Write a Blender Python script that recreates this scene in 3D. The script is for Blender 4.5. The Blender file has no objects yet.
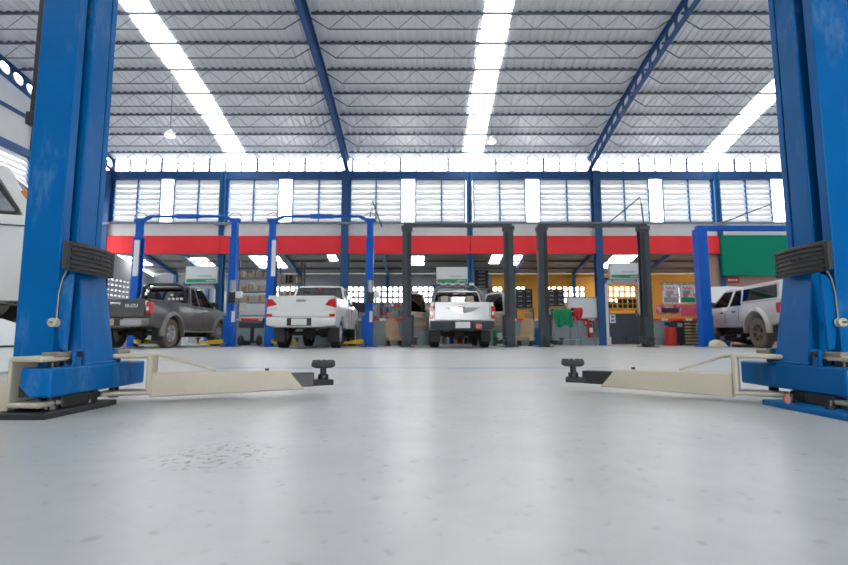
import bpy, math, random
from mathutils import Vector, Matrix
R = random.Random(7)
SC = bpy.context.scene
COL = SC.collection
PI = math.pi
# ---------------------------------------------------------------- camera
F, CX, CY, TH, H = 500.0, 424.0, 282.5, math.radians(6.2), 0.29
def P(u, v, Y):
    """world point at depth Y along the floor for a direction of view"""
    r = math.tan(math.atan((CY - v) / F) + TH)
    z = H + r * Y
    zc = Y * math.cos(TH) + (z - H) * math.sin(TH)
    return Vector(((u - CX) * zc / F, Y, z))
cam = bpy.data.cameras.new('camera'); co = bpy.data.objects.new('camera', cam); COL.objects.link(co)
co.location = (0, 0, H); co.rotation_euler = (PI / 2 + TH, 0, 0)
cam.sensor_width = 36; cam.lens = 36 * F / 848
cam.dof.use_dof = True; cam.dof.focus_distance = 2.5; cam.dof.aperture_fstop = 4.0
SC.camera = co
# ---------------------------------------------------------------- materials
MATS = {}
def mat(name, col, rough=.5, metal=0., var=.06, scale=6., bump=0., bscale=40., dirt=None, coat=0., spec=.5):
    """principled with a little procedural unevenness; dirt = (colour, z0, z1, amount) mud splashed upward"""
    m = bpy.data.materials.new(name); m.use_nodes = True; nt = m.node_tree; n = nt.nodes; l = nt.links
    b = n['Principled BSDF']; MATS[name] = m
    b.inputs['Roughness'].default_value = rough; b.inputs['Metallic'].default_value = metal
    b.inputs['Coat Weight'].default_value = coat; b.inputs['Coat Roughness'].default_value = .08
    b.inputs['Specular IOR Level'].default_value = spec
    tc = n.new('ShaderNodeTexCoord'); nz = n.new('ShaderNodeTexNoise'); nz.inputs['Scale'].default_value = scale
    nz.inputs['Detail'].default_value = 5
    l.new(tc.outputs['Object'], nz.inputs['Vector'])
    mx = n.new('ShaderNodeMixRGB'); c = (*col, 1)
    mx.inputs[1].default_value = [max(0, x * (1 - var)) for x in col] + [1]
    mx.inputs[2].default_value = [min(1, x * (1 + var)) for x in col] + [1]
    l.new(nz.outputs['Fac'], mx.inputs[0]); out = mx.outputs[0]
    if dirt:
        dc, z0, z1, am = dirt
        sx = n.new('ShaderNodeSeparateXYZ'); l.new(tc.outputs['Object'], sx.inputs[0])
        mr = n.new('ShaderNodeMapRange'); mr.inputs[1].default_value = z0; mr.inputs[2].default_value = z1
        mr.inputs[3].default_value = am; mr.inputs[4].default_value = 0
        l.new(sx.outputs['Z'], mr.inputs[0])
        n2 = n.new('ShaderNodeTexNoise'); n2.inputs['Scale'].default_value = 3.5; n2.inputs['Detail'].default_value = 8
        l.new(tc.outputs['Object'], n2.inputs['Vector'])
        ma = n.new('ShaderNodeMath'); ma.operation = 'MULTIPLY'; l.new(mr.outputs[0], ma.inputs[0]); l.new(n2.outputs['Fac'], ma.inputs[1])
        m2 = n.new('ShaderNodeMath'); m2.operation = 'MULTIPLY'; m2.use_clamp = True; m2.inputs[1].default_value = 1.7; l.new(ma.outputs[0], m2.inputs[0])
        mx2 = n.new('ShaderNodeMixRGB'); l.new(m2.outputs[0], mx2.inputs[0]); l.new(out, mx2.inputs[1]); mx2.inputs[2].default_value = (*dc, 1)
        out = mx2.outputs[0]
    l.new(out, b.inputs['Base Color'])
    if bump:
        n3 = n.new('ShaderNodeTexNoise'); n3.inputs['Scale'].default_value = bscale; l.new(tc.outputs['Object'], n3.inputs['Vector'])
        bp = n.new('ShaderNodeBump'); bp.inputs['Strength'].default_value = bump; bp.inputs['Distance'].default_value = .01
        l.new(n3.outputs['Fac'], bp.inputs['Height']); l.new(bp.outputs[0], b.inputs['Normal'])
    return m
def emis(name, col, s, base=None):
    m = mat(name, base or col, .5, var=.02)
    b = m.node_tree.nodes['Principled BSDF']
    m.cycles.emission_sampling = 'FRONT'
    b.inputs['Emission Color'].default_value = (*col, 1); b.inputs['Emission Strength'].default_value = s
    return m
def trans(name, col, f=.5):
    """thin white sheet that lets daylight glow through"""
    m = bpy.data.materials.new(name); m.use_nodes = True; nt = m.node_tree; n = nt.nodes; l = nt.links
    n.clear(); o = n.new('ShaderNodeOutputMaterial'); mix = n.new('ShaderNodeMixShader'); mix.inputs[0].default_value = f
    d = n.new('ShaderNodeBsdfDiffuse'); t = n.new('ShaderNodeBsdfTranslucent')
    nz = n.new('ShaderNodeTexNoise'); nz.inputs['Scale'].default_value = 3
    mx = n.new('ShaderNodeMixRGB'); l.new(nz.outputs['Fac'], mx.inputs[0])
    mx.inputs[1].default_value = [x * .96 for x in col] + [1]; mx.inputs[2].default_value = (*col, 1)
    l.new(mx.outputs[0], d.inputs[0]); l.new(mx.outputs[0], t.inputs[0])
    l.new(d.outputs[0], mix.inputs[1]); l.new(t.outputs[0], mix.inputs[2]); l.new(mix.outputs[0], o.inputs[0])
    MATS[name] = m; return m
def glassmat(name, tint, refl=.18):
    m = bpy.data.materials.new(name); m.use_nodes = True; nt = m.node_tree; n = nt.nodes; l = nt.links
    n.clear(); o = n.new('ShaderNodeOutputMaterial'); mix = n.new('ShaderNodeMixShader')
    t = n.new('ShaderNodeBsdfTransparent'); g = n.new('ShaderNodeBsdfGlossy'); g.inputs['Roughness'].default_value = .03
    nz = n.new('ShaderNodeTexNoise'); nz.inputs['Scale'].default_value = 2
    mx = n.new('ShaderNodeMixRGB'); l.new(nz.outputs['Fac'], mx.inputs[0])
    mx.inputs[1].default_value = [x * .9 for x in tint] + [1]; mx.inputs[2].default_value = (*tint, 1)
    l.new(mx.outputs[0], t.inputs[0]); fr = n.new('ShaderNodeFresnel'); fr.inputs[0].default_value = 1.5
    ad = n.new('ShaderNodeMath'); ad.operation = 'ADD'; ad.use_clamp = True; ad.inputs[1].default_value = refl; l.new(fr.outputs[0], ad.inputs[0])
    l.new(ad.outputs[0], mix.inputs[0]); l.new(t.outputs[0], mix.inputs[1]); l.new(g.outputs[0], mix.inputs[2])
    l.new(mix.outputs[0], o.inputs[0]); MATS[name] = m; return m
MUD = (.30, .21, .135)
mat('lift_blue', (.0002, .12, .375), .29, var=.2, scale=5, coat=.0, spec=.14, bump=.05, bscale=25)
def scuffs(name, col, amount):
    m = MATS[name]; nt = m.node_tree; n = nt.nodes; l = nt.links; b = n['Principled BSDF']; src = b.inputs['Base Color'].links[0].from_socket
    tc = n.new('ShaderNodeTexCoord'); mp = n.new('ShaderNodeMapping'); mp.inputs['Scale'].default_value = (5, 5, 1.6)
    z1 = n.new('ShaderNodeTexNoise'); z1.inputs['Scale'].default_value = 1.3; z1.inputs['Detail'].default_value = 3
    z2 = n.new('ShaderNodeTexNoise'); z2.inputs['Scale'].default_value = 9; z2.inputs['Detail'].default_value = 8; z2.inputs['Roughness'].default_value = .7
    l.new(tc.outputs['Object'], mp.inputs[0]); l.new(mp.outputs[0], z1.inputs['Vector']); l.new(mp.outputs[0], z2.inputs['Vector'])
    r1 = n.new('ShaderNodeMapRange'); r1.inputs[1].default_value = .54; r1.inputs[2].default_value = .70; l.new(z1.outputs['Fac'], r1.inputs[0])
    r2 = n.new('ShaderNodeMapRange'); r2.inputs[1].default_value = .40; r2.inputs[2].default_value = .70; r2.inputs[4].default_value = amount; l.new(z2.outputs['Fac'], r2.inputs[0])
    mu = n.new('ShaderNodeMath'); mu.operation = 'MULTIPLY'; l.new(r1.outputs[0], mu.inputs[0]); l.new(r2.outputs[0], mu.inputs[1])
    mx = n.new('ShaderNodeMixRGB'); l.new(mu.outputs[0], mx.inputs[0]); l.new(src, mx.inputs[1]); mx.inputs[2].default_value = (*col, 1); l.new(mx.outputs[0], b.inputs['Base Color'])
    ad = n.new('ShaderNodeMath'); ad.inputs[1].default_value = b.inputs['Roughness'].default_value; l.new(mu.outputs[0], ad.inputs[0]); l.new(ad.outputs[0], b.inputs['Roughness'])
scuffs('lift_blue', (.22, .36, .56), .55)
mat('back_lift_blue', (.002, .11, .54), .45, var=.1, spec=.3)
mat('steel_blue', (.016, .085, .26), .5, var=.08)
mat('frame_blue', (.008, .12, .33), .5, var=.08)
mat('cream_paint', (.54, .49, .39), .45, var=.08, scale=9, bump=.12, dirt=((.10, .08, .06), -.3, .3, .42))
mat('black_steel', (.018, .02, .025), .42, var=.2, bump=.1)
mat('charcoal_steel', (.042, .056, .07), .42, var=.12)
mat('rubber', (.034, .035, .037), .6, var=.15, bump=.03, bscale=90)
mat('tyre_rubber', (.022, .021, .020), .8, var=.3, bump=.2)
mat('muddy_tyre', (.15, .115, .085), .9, var=.4, scale=14, bump=.3)
mat('worn_steel', (.30, .25, .19), .5, .4, var=.35, scale=20)
mat('rusty_bolt', (.38, .16, .13), .7, .1, var=.3, scale=30)
mat('bare_steel', (.42, .43, .44), .35, .8, var=.1)
mat('alloy', (.52, .51, .49), .4, .3, var=.1)
mat('sports_grey', (.13, .14, .15), .4)
mat('chrome', (.75, .76, .78), .15, 1.)
mat('white_paint', (.80, .81, .80), .25, var=.02, coat=.6, dirt=(MUD, .2, .75, .25))
mat('silver_paint', (.58, .60, .62), .3, .2, var=.03, coat=.5, dirt=((.30, .22, .15), .45, 1.15, .85))
mat('pearl_paint', (.72, .73, .73), .3, .1, var=.03, coat=.5, dirt=(MUD, .2, .7, .3))
mat('grey_paint', (.075, .083, .092), .36, .2, var=.08, coat=.3, dirt=(MUD, .35, 1.0, .5))
mat('flare_grey', (.22, .22, .22), .5, var=.1, dirt=(MUD, .3, 1.2, .4))
mat('dark_trim', (.03, .03, .032), .55, var=.15)
mat('under_dark', (.02, .019, .018), .75, var=.3, dirt=(MUD, .1, .7, .3))
mat('beige_trim', (.55, .46, .36), .7, var=.1)
mat('red_lamp', (.55, .012, .015), .2, coat=.6, var=.1)
mat('orange_lamp', (.75, .22, .05), .25, coat=.5, var=.1)
mat('clear_lamp', (.75, .72, .70), .15, coat=.5)
mat('plate_white', (.78, .78, .76), .5)
mat('plate_amber', (.62, .38, .28), .5)
mat('sticker_white', (.82, .82, .82), .5)
mat('sticker_grey', (.35, .36, .38), .5)
mat('red_board', (.98, .050, .06), .6, spec=.25, var=.03, scale=2)
mat('green_board', (.001, .25, .145), .7, spec=.2, var=.05, scale=2)
mat('sign_white', (.80, .82, .83), .45, var=.02)
mat('sign_green', (.02, .36, .14), .45)
mat('wall_white', (.74, .75, .75), .7, var=.03, scale=2, bump=.05)
mat('wall_grey', (.27, .285, .30), .75, var=.06, scale=2, bump=.05)
mat('wall_orange', (.78, .37, .05), .75, var=.07, scale=2, bump=.05)
mat('wall_brick', (.52, .32, .25), .8, var=.1, scale=12, bump=.3, bscale=60)
mat('counter_teal', (.29, .36, .38), .55, var=.05, scale=2)
mat('roof_metal', (.86, .885, .92), .5, .1, var=.03, scale=1.5)
mat('purlin_steel', (.07, .09, .13), .55, var=.1)
mat('lean_roof', (.22, .21, .20), .7, var=.1)
mat('dark_door', (.055, .065, .08), .5, var=.08)
mat('yellow_arm', (.72, .48, .02), .4, var=.12)
mat('cardboard', (.42, .27, .15), .85, var=.15, scale=5)
mat('pale_box', (.62, .55, .45), .8, var=.1)
mat('blue_plastic', (.015, .13, .52), .4)
mat('red_plastic', (.62, .03, .02), .4, var=.08)
mat('green_cloth', (.008, .24, .10), .9, var=.2, scale=14, bump=.5, bscale=18)
mat('red_cloth', (.52, .03, .035), .9, var=.2, scale=14, bump=.5, bscale=18)
mat('seat_beige', (.45, .33, .21), .85, var=.18, bump=.3, bscale=30)
mat('drawer_yellow', (.55, .42, .18), .5, var=.1)
mat('pink_print', (.72, .12, .20), .5, var=.3, scale=8)
mat('paper', (.80, .80, .78), .7)
mat('oil_dark', (.02, .02, .022), .3, .3, var=.3, scale=10)
mat('green_plastic', (.01, .30, .12), .45)
emis('skylight_glow', (1, 1, .985), 2.7, (.8, .8, .8))
emis('panel_glow', (1, 1, .99), 4.0, (.8, .8, .8))
emis('clerestory_glow', (.97, .985, 1), 1.1, (.8, .8, .8))
emis('rooflight_glow', (1, 1, .985), 5.0, (.8, .8, .8))
emis('lamp_glow', (1, .98, .95), 3.0, (.8, .8, .8))
trans('louvre_white', (.68, .685, .69), .28)
trans('clerestory_sheet', (.95, .96, .97), .75)
glassmat('car_glass', (.22, .25, .26))
glassmat('clear_glass', (.80, .84, .85), .22)
glassmat('dark_glass', (.06, .065, .07), .06)
# poster print: soft colour blobs
def poster_mat(name, cols, scale=9):
    m = mat(name, (.8, .8, .8), .5); nt = m.node_tree; n = nt.nodes; l = nt.links
    tc = n.new('ShaderNodeTexCoord'); nz = n.new('ShaderNodeTexVoronoi'); nz.inputs['Scale'].default_value = scale
    l.new(tc.outputs['Object'], nz.inputs['Vector']); cr = n.new('ShaderNodeValToRGB'); cr.color_ramp.interpolation = 'CONSTANT'
    el = cr.color_ramp.elements
    while len(el) < len(cols): el.new(.5)
    for k, c in enumerate(cols): el[k].position = k / len(cols); el[k].color = (*c, 1)
    sp = n.new('ShaderNodeSeparateColor'); l.new(nz.outputs['Color'], sp.inputs[0]); l.new(sp.outputs[0], cr.inputs[0])
    l.new(cr.outputs[0], n['Principled BSDF'].inputs['Base Color'])
poster_mat('poster_print', [(.8, .78, .8), (.75, .72, .76), (.6, .25, .4), (.8, .8, .8), (.2, .5, .25)])
poster_mat('banner_print', [(.75, .10, .2), (.7, .3, .4), (.8, .6, .65), (.6, .05, .12)], 7)
# ---------------------------------------------------------------- mesh builder
class MB:
    def __init__(s): s.v = []; s.f = []
    def add(s, vs, fs):
        o = len(s.v); s.v += [Vector(p) for p in vs]; s.f += [[i + o for i in f] for f in fs]; return s
    def box(s, c, d, M=None):
        x, y, z = [k / 2 for k in d]; vs = [Vector((a * x, b * y, e * z)) for a in (-1, 1) for b in (-1, 1) for e in (-1, 1)]
        if M is not None: vs = [M @ p for p in vs]
        c = Vector(c)
        return s.add([p + c for p in vs], [(0, 1, 3, 2), (4, 6, 7, 5), (0, 4, 5, 1), (2, 3, 7, 6), (0, 2, 6, 4), (1, 5, 7, 3)])
    def bb(s, a, b): # box by two corners
        return s.box([(p + q) / 2 for p, q in zip(a, b)], [abs(q - p) for p, q in zip(a, b)])
    def bar(s, p0, p1, w, t, up=(0, 0, 1)):
        p0 = Vector(p0); p1 = Vector(p1); d = (p1 - p0).normalized(); up = Vector(up)
        if abs(d.dot(up)) > .98: up = Vector((0, 1, 0))
        x = d.cross(up).normalized(); y = x.cross(d)
        vs = [q + x * (a * w / 2) + y * (b * t / 2) for q in (p0, p1) for a, b in ((-1, -1), (1, -1), (1, 1), (-1, 1))]
        return s.add(vs, [(3, 2, 1, 0), (4, 5, 6, 7), (0, 1, 5, 4), (1, 2, 6, 5), (2, 3, 7, 6), (3, 0, 4, 7)])
    def cyl(s, p0, p1, r, n=12, r1=None):
        return s.tube([p0, p1], [r, r if r1 is None else r1], n)
    def tube(s, pts, r, n=8):
        pts = [Vector(p) for p in pts]; rs = r if isinstance(r, (list, tuple)) else [r] * len(pts)
        vs = []; fs = []; px = None
        for i, p in enumerate(pts):
            d = (pts[min(i + 1, len(pts) - 1)] - pts[max(i - 1, 0)]).normalized()
            if px is None:
                a = Vector((0, 0, 1)) if abs(d.z) < .9 else Vector((1, 0, 0)); px = d.cross(a).normalized()
            else: px = (px - d * px.dot(d)).normalized()
            py = d.cross(px)
            vs += [p + (px * math.cos(2 * PI * k / n) + py * math.sin(2 * PI * k / n)) * rs[i] for k in range(n)]
        for i in range(len(pts) - 1):
            for k in range(n): fs.append((i * n + k, i * n + (k + 1) % n, (i + 1) * n + (k + 1) % n, (i + 1) * n + k))
        fs.append(list(range(n))[::-1]); fs.append([(len(pts) - 1) * n + k for k in range(n)])
        return s.add(vs, fs)
    def lathe(s, prof, c=(0, 0, 0), n=20, axis='z', caps=True):
        vs = []; fs = []; m = len(prof); c = Vector(c)
        for k in range(n):
            a = 2 * PI * k / n
            for r, h in prof:
                p = (r * math.cos(a), r * math.sin(a), h)
                if axis == 'x': p = (p[2], p[0], p[1])
                if axis == 'y': p = (p[0], p[2], p[1])
                vs.append(Vector(p) + c)
        for k in range(n):
            for j in range(m - 1):
                fs.append((k * m + j, ((k + 1) % n) * m + j, ((k + 1) % n) * m + j + 1, k * m + j + 1))
        if caps: fs.append([k * m for k in range(n)][::-1]); fs.append([k * m + m - 1 for k in range(n)])
        return s.add(vs, fs)
    def prism(s, poly, d, M=None):
        """poly: 3-D points of one face, d: extrusion vector"""
        n = len(poly); poly = [Vector(p) for p in poly]; d = Vector(d)
        return s.add(poly + [p + d for p in poly], [list(range(n))[::-1], list(range(n, 2 * n))] + [(k, (k + 1) % n, (k + 1) % n + n, k + n) for k in range(n)])
    def loft(s, secs, caps=True):
        n = len(secs[0]); vs = [p for q in secs for p in q]; fs = []
        for i in range(len(secs) - 1):
            for k in range(n): fs.append((i * n + k, i * n + (k + 1) % n, (i + 1) * n + (k + 1) % n, (i + 1) * n + k))
        if caps: fs.append(list(range(n))[::-1]); fs.append([(len(secs) - 1) * n + k for k in range(n)])
        return s.add(vs, fs)
    def build(s, name, m, parent=None, bevel=0, smooth=True, ang=35, loc=None, seg=2):
        me = bpy.data.meshes.new(name); me.from_pydata(s.v, [], s.f)
        import bmesh
        bm = bmesh.new(); bm.from_mesh(me); bmesh.ops.recalc_face_normals(bm, faces=bm.faces); bm.to_mesh(me); bm.free()
        if smooth:
            me.polygons.foreach_set('use_smooth', [True] * len(me.polygons)); me.set_sharp_from_angle(angle=math.radians(ang))
        me.materials.append(MATS[m]); o = bpy.data.objects.new(name, me); COL.objects.link(o)
        if bevel:
            b = o.modifiers.new('bevel', 'BEVEL'); b.width = bevel; b.segments = seg; b.limit_method = 'ANGLE'; b.angle_limit = math.radians(40)
        if parent: o.parent = parent
        if loc is not None: o.location = loc
        return o
def tag(o, label=None, cat=None, group=None, kind=None):
    for k, x in (('label', label), ('category', cat), ('group', group), ('kind', kind)):
        if x: o[k] = x
    return o
def thing(name, label, cat, loc=(0, 0, 0), rz=0, group=None):
    o = bpy.data.objects.new(name, None); COL.objects.link(o); o.location = loc; o.rotation_euler.z = rz
    o.empty_display_size = .1
    return tag(o, label, cat, group)
def struct(mb, name, m, parent=None, **k):
    o = mb.build(name, m, parent, **k)
    if not parent: o['kind'] = 'structure'
    return o
def copy_tree(o, parent=None, kids=None):
    c = o.copy(); COL.objects.link(c)
    if parent: c.parent = parent
    for ch in list(o.children): copy_tree(ch, c)
    return c
def text(s, size, m, parent, loc, rot, name='lettering', depth=.004, align='CENTER'):
    cu = bpy.data.curves.new(name, 'FONT'); cu.body = s; cu.size = size; cu.extrude = depth; cu.align_x = align; cu.align_y = 'CENTER'
    t = bpy.data.objects.new(name, cu); COL.objects.link(t)
    me = bpy.data.meshes.new_from_object(t); bpy.data.objects.remove(t)
    me.materials.clear(); me.materials.append(MATS[m])
    o = bpy.data.objects.new(name, me); COL.objects.link(o); o.parent = parent; o.location = loc; o.rotation_euler = rot
    return o
# ================================================================ THE BUILDING
YW = 17.5                                     # front face of the back wall line
XL, XR, YF = -11.4, 15.25, -5.0
def roofz(Y):
    t = 17.4 - Y
    return 6.73 + .265 * t - .0115 * t * t
# ---- floor
def floor_material():
    m = mat('epoxy_floor', (.5, .52, .52), .2); nt = m.node_tree; n = nt.nodes; l = nt.links; b = n['Principled BSDF']
    tc = n.new('ShaderNodeTexCoord')
    def noise(sc, det=6, rough=.6, dist=0):
        z = n.new('ShaderNodeTexNoise'); z.inputs['Scale'].default_value = sc; z.inputs['Detail'].default_value = det
        z.inputs['Roughness'].default_value = rough; z.inputs['Distortion'].default_value = dist
        l.new(tc.outputs['Object'], z.inputs['Vector']); return z.outputs['Fac']
    def mixc(fac, a, c):
        x = n.new('ShaderNodeMixRGB'); l.new(fac, x.inputs[0])
        for k, q in ((1, a), (2, c)):
            if isinstance(q, tuple): x.inputs[k].default_value = (*q, 1)
            else: l.new(q, x.inputs[k])
        return x.outputs[0]
    def ramp(fac, a, c, hi=1.):
        r = n.new('ShaderNodeMapRange'); r.interpolation_type = 'SMOOTHSTEP'; r.inputs[1].default_value = a; r.inputs[2].default_value = c; r.inputs[4].default_value = hi; l.new(fac, r.inputs[0]); return r.outputs[0]
    def math_(op, a, c):
        x = n.new('ShaderNodeMath'); x.operation = op; x.use_clamp = True
        for k, q in ((0, a), (1, c)):
            if isinstance(q, (int, float)): x.inputs[k].default_value = q
            else: l.new(q, x.inputs[k])
        return x.outputs[0]
    c = mixc(ramp(noise(.9, 6), .25, .75), (.455, .478, .468), (.52, .54, .525))
    c = mixc(ramp(noise(3.2, 7, .65), .35, .8, .8), c, (.385, .405, .395))
    c = mixc(ramp(noise(14, 5, .6), .4, .9, .45), c, (.38, .395, .385))
    c = mixc(ramp(noise(26, 1, .5), .64, .78, .5), c, (.22, .22, .21))
    sx = n.new('ShaderNodeSeparateXYZ'); l.new(tc.outputs['Object'], sx.inputs[0])
    def sub(a, k):
        x = n.new('ShaderNodeMath'); x.operation = 'SUBTRACT'; l.new(a, x.inputs[0]); x.inputs[1].default_value = k; return x.outputs[0]
    def absf(a):
        x = n.new('ShaderNodeMath'); x.operation = 'ABSOLUTE'; l.new(a, x.inputs[0]); return x.outputs[0]
    # worn blue guide line painted across the bay
    ln = ramp(absf(sub(sx.outputs['Y'], 4.75)), .19, .12); wx = ramp(absf(sub(sx.outputs['X'], -.1)), 2.0, 1.7)
    c = mixc(math_('MULTIPLY', math_('MULTIPLY', ln, wx), ramp(noise(2.5, 3), .3, .65, .75)), c, (.05, .22, .46))
    # brown rust freckles in one spot
    vx = n.new('ShaderNodeVectorMath'); vx.operation = 'DISTANCE'; l.new(tc.outputs['Object'], vx.inputs[0]); vx.inputs[1].default_value = (-.50, 1.27, 0)
    c = mixc(math_('MULTIPLY', ramp(vx.outputs['Value'], .20, .08), ramp(noise(48, 2), .56, .63, 1.)), c, (.17, .11, .07))
    l.new(c, b.inputs['Base Color'])
    rr = n.new('ShaderNodeMapRange'); rr.inputs[3].default_value = .285; rr.inputs[4].default_value = .37; l.new(noise(2.2, 5), rr.inputs[0]); l.new(rr.outputs[0], b.inputs['Roughness'])
    b.inputs['Specular IOR Level'].default_value = .55
floor_material()
struct(MB().bb((-40, -30, -.2), (40, 60, 0)), 'floor', 'epoxy_floor', smooth=False)
# ---- roof sheets with rolled ribs and the three skylight runs
SKY = [(-7.03, -6.37), (1.42, 2.08), (9.97, 10.63)]
YS = [YF + k * (18.0 - YF) / 30 for k in range(31)]
def roof_strip(x0, x1, dz=0.):
    mb = MB(); xs = []; x = x0; pitch = .20
    while x < x1 - .01:
        for dx, h in ((0, 0), (.11, 0), (.13, .04), (.18, .04)):
            if x + dx < x1: xs.append((x + dx, h))
        x += pitch
    xs.append((x1, 0)); n = len(xs); vs = []; fs = []
    for Y in YS: vs += [(a, Y, roofz(Y) + h + dz) for a, h in xs]
    for i in range(len(YS) - 1):
        for k in range(n - 1): fs.append((i * n + k, i * n + k + 1, (i + 1) * n + k + 1, (i + 1) * n + k))
    return mb.add(vs, fs)
edges = [XL] + [e for s in SKY for e in s] + [XR]
rf = MB()
for k in range(0, len(edges), 2):
    t = roof_strip(edges[k], edges[k + 1]); rf.add(t.v, t.f)
ro = struct(rf, 'ceiling', 'roof_metal', smooth=False)
so = ro.modifiers.new('thick', 'SOLIDIFY'); so.thickness = .012; so.offset = 1
for k, (a, c) in enumerate(SKY):
    t = MB()
    for y0_, y1_ in zip(YS[::3], YS[3::3]): t.add([(a, y0_, roofz(y0_)), (a, y1_, roofz(y1_)), (c, y1_, roofz(y1_)), (c, y0_, roofz(y0_))], [(0, 1, 2, 3)])
    o = struct(t, 'skylight', 'skylight_glow', smooth=False)
    if o.data.polygons[0].normal.z > 0: o.data.flip_normals()
# ---- rafters
RX = [-11.25, -2.77, 5.97, 15.1]
def rafter(X, holes):
    mb = MB(); D = .40; step = .46
    Ys = []; y = 17.55
    while y > 2.0: Ys.append(y); y -= step
    def q(Y, f): return Vector((X, Y, roofz(Y) - .05 - D * (1 - f)))
    for a, c in zip(Ys, Ys[1:]):
        if holes:
            N = 16; ring = []; sq = []
            for k in range(N):
                an = 2 * PI * k / N; ca, sa = math.cos(an), math.sin(an); mxx = max(abs(ca), abs(sa))
                for lst, rr in ((ring, .37), (sq, .5 / mxx)):
                    fy = .5 + ca * rr; fz = .5 + sa * rr
                    lst.append(q(a + (c - a) * fy, fz))
            mb.add(ring + sq, [(k, (k + 1) % N, (k + 1) % N + N, k + N) for k in range(N)])
        else:
            mb.add([q(a, 0), q(c, 0), q(c, 1), q(a, 1)], [(0, 1, 2, 3)])
    o = struct(mb, 'rafter', 'steel_blue', smooth=False)
    s = o.modifiers.new('thick', 'SOLIDIFY'); s.thickness = .014; s.offset = 0
    for nm, f in (('bottom_flange', 0), ('top_flange', 1)):
        fl = MB(); secs = []
        for Y in Ys:
            p = q(Y, f); secs.append([p + Vector((dx, 0, dz)) for dx, dz in ((-.07, -.008), (.07, -.008), (.07, .008), (-.07, .008))])
        fl.loft(secs).build(nm, 'steel_blue', o, smooth=False)
for x, h in zip(RX, (True, False, True, True)): rafter(x, h)
# ---- open-web purlins
bays = list(zip(RX, RX[1:]))
PY = [17.05 - k for k in range(9)]
for Y in PY:
    zt = roofz(Y) - .065
    for a, c in bays:
        mb = MB(); x0 = a + .11; x1 = c - .11; D = .40
        mb.bb((x0, Y - .03, zt - .02), (x1, Y + .03, zt + .02))
        zb = zt - D
        mb.tube([(x0, Y, zt - .12), (x0 + .42, Y, zb), (x1 - .42, Y, zb), (x1, Y, zt - .12)], .014, 6)
        n = int((x1 - x0 - .84) / .42); n += n % 2 == 0
        pts = [(x0 + .42 + (x1 - x0 - .84) * k / n, Y, (zb if k % 2 == 0 else zt - .03)) for k in range(n + 1)]
        mb.tube(pts, .0075, 5)
        x = x0 + .1
        while x < x1 - .1:
            if not any(s0 - .12 < x < s1 for s0, s1 in SKY): mb.bb((x, Y - .03, zt + .02), (x + .075, Y + .02, zt + .05))  # small dark blocks drawing the dashed shadow of the roof ribs
            x += .20
        struct(mb, 'purlin', 'purlin_steel', smooth=False)
# ---- back wall line: columns, eaves beam, clerestory, louvred windows
Z0, Z1, ZB = P(400, 222.5, YW).z, P(400, 180, YW).z, P(400, 172.5, YW).z
struct(MB().bb((XL, YW - .12, Z1), (XR, YW + .12, ZB)), 'eaves_beam', 'steel_blue', smooth=False)
CXS = [-11.25, -7.16, -2.78, 1.62, 6.13, 10.45, 14.9]
for k, x in enumerate(CXS):
    w = .13 if k % 2 == 0 else .10
    mb = MB(); y0 = YW - (.27 if k % 2 == 0 else .16)
    mb.bb((x - w, y0, 0), (x + w, y0 + .015, ZB)); mb.bb((x - w, y0 + .25, 0), (x + w, y0 + .265, ZB)); mb.bb((x - .02, y0, 0), (x + .02, y0 + .26, ZB))
    o = struct(mb, 'column', 'steel_blue' if k % 2 == 0 else 'frame_blue', smooth=False)
    MB().bb((x - .2, y0 - .06, Z0 - .14), (x + .2, y0 - .005, Z0 - .06)).build('bracket', 'wall_grey', o)
    if k == 4: MB().bb((x - .13, YW - .22, 0), (x + .30, YW + .2, .29)).build('plinth', 'wall_white', o, bevel=.01)
# clerestory sheet with thin bars
ck = MB().add([(XL, YW + .05, ZB), (XR, YW + .05, ZB), (XR, YW + .05, roofz(YW) + .02), (XL, YW + .05, roofz(YW) + .02)], [(0, 1, 2, 3)])
co_ = struct(ck, 'window_8', 'clerestory_glow', smooth=False)
if co_.data.polygons[0].normal.y > 0: co_.data.flip_normals()
mb = MB(); k = 0; x = XL + .2
while x < XR:
    w = .03 if k % 3 == 0 else .016
    mb.bb((x - w, YW + .0, ZB), (x + w, YW + .045, roofz(YW))); x += .575; k += 1
mb.bb((XL, YW + .0, ZB + .02), (XR, YW + .03, ZB + .05))
mb.build('glazing_bars', 'purlin_steel', co_, smooth=False)
# louvred windows
for i, (a, c) in enumerate(zip(CXS, CXS[1:])):
    x0 = a + .15; x1 = c - .15; L = c - a
    fr = MB(); cut = [x0, a + .242 * L, a + .445 * L, a + .56 * L, a + .775 * L, x1]
    for x in cut: fr.bb((x - .02, YW - .05, Z0), (x + .02, YW + .06, Z1))
    fr.bb((x0, YW - .05, Z0 - .02), (x1, YW + .06, Z0 + .02))
    w = struct(fr, 'window_%d' % (i + 1), 'frame_blue', smooth=False)
    for j, (p, q) in enumerate(zip(cut, cut[1:])):
        if j == 2:
            
            lp_ = MB().add([(p + .02, YW - .01, Z0 + .02), (q - .02, YW - .01, Z0 + .02), (q - .02, YW - .01, Z1), (p + .02, YW - .01, Z1)], [(0, 1, 2, 3)]).build('light_panel', 'panel_glow', w, smooth=False)
            if lp_.data.polygons[0].normal.y > 0: lp_.data.flip_normals()
            continue
        sl = MB(); n = 8; hh = (Z1 - Z0 - .02) / n
        for s in range(n):
            zb = Z0 + .02 + s * hh
            sl.prism([(p + .02, YW - .045, zb + .012), (p + .02, YW - .033, zb + .0), (p + .02, YW + .05, zb + hh * 1.10), (p + .02, YW + .038, zb + hh * 1.12)], (q - p - .04, 0, 0))
        sl.build('louvre', 'louvre_white', w, smooth=False)
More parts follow.
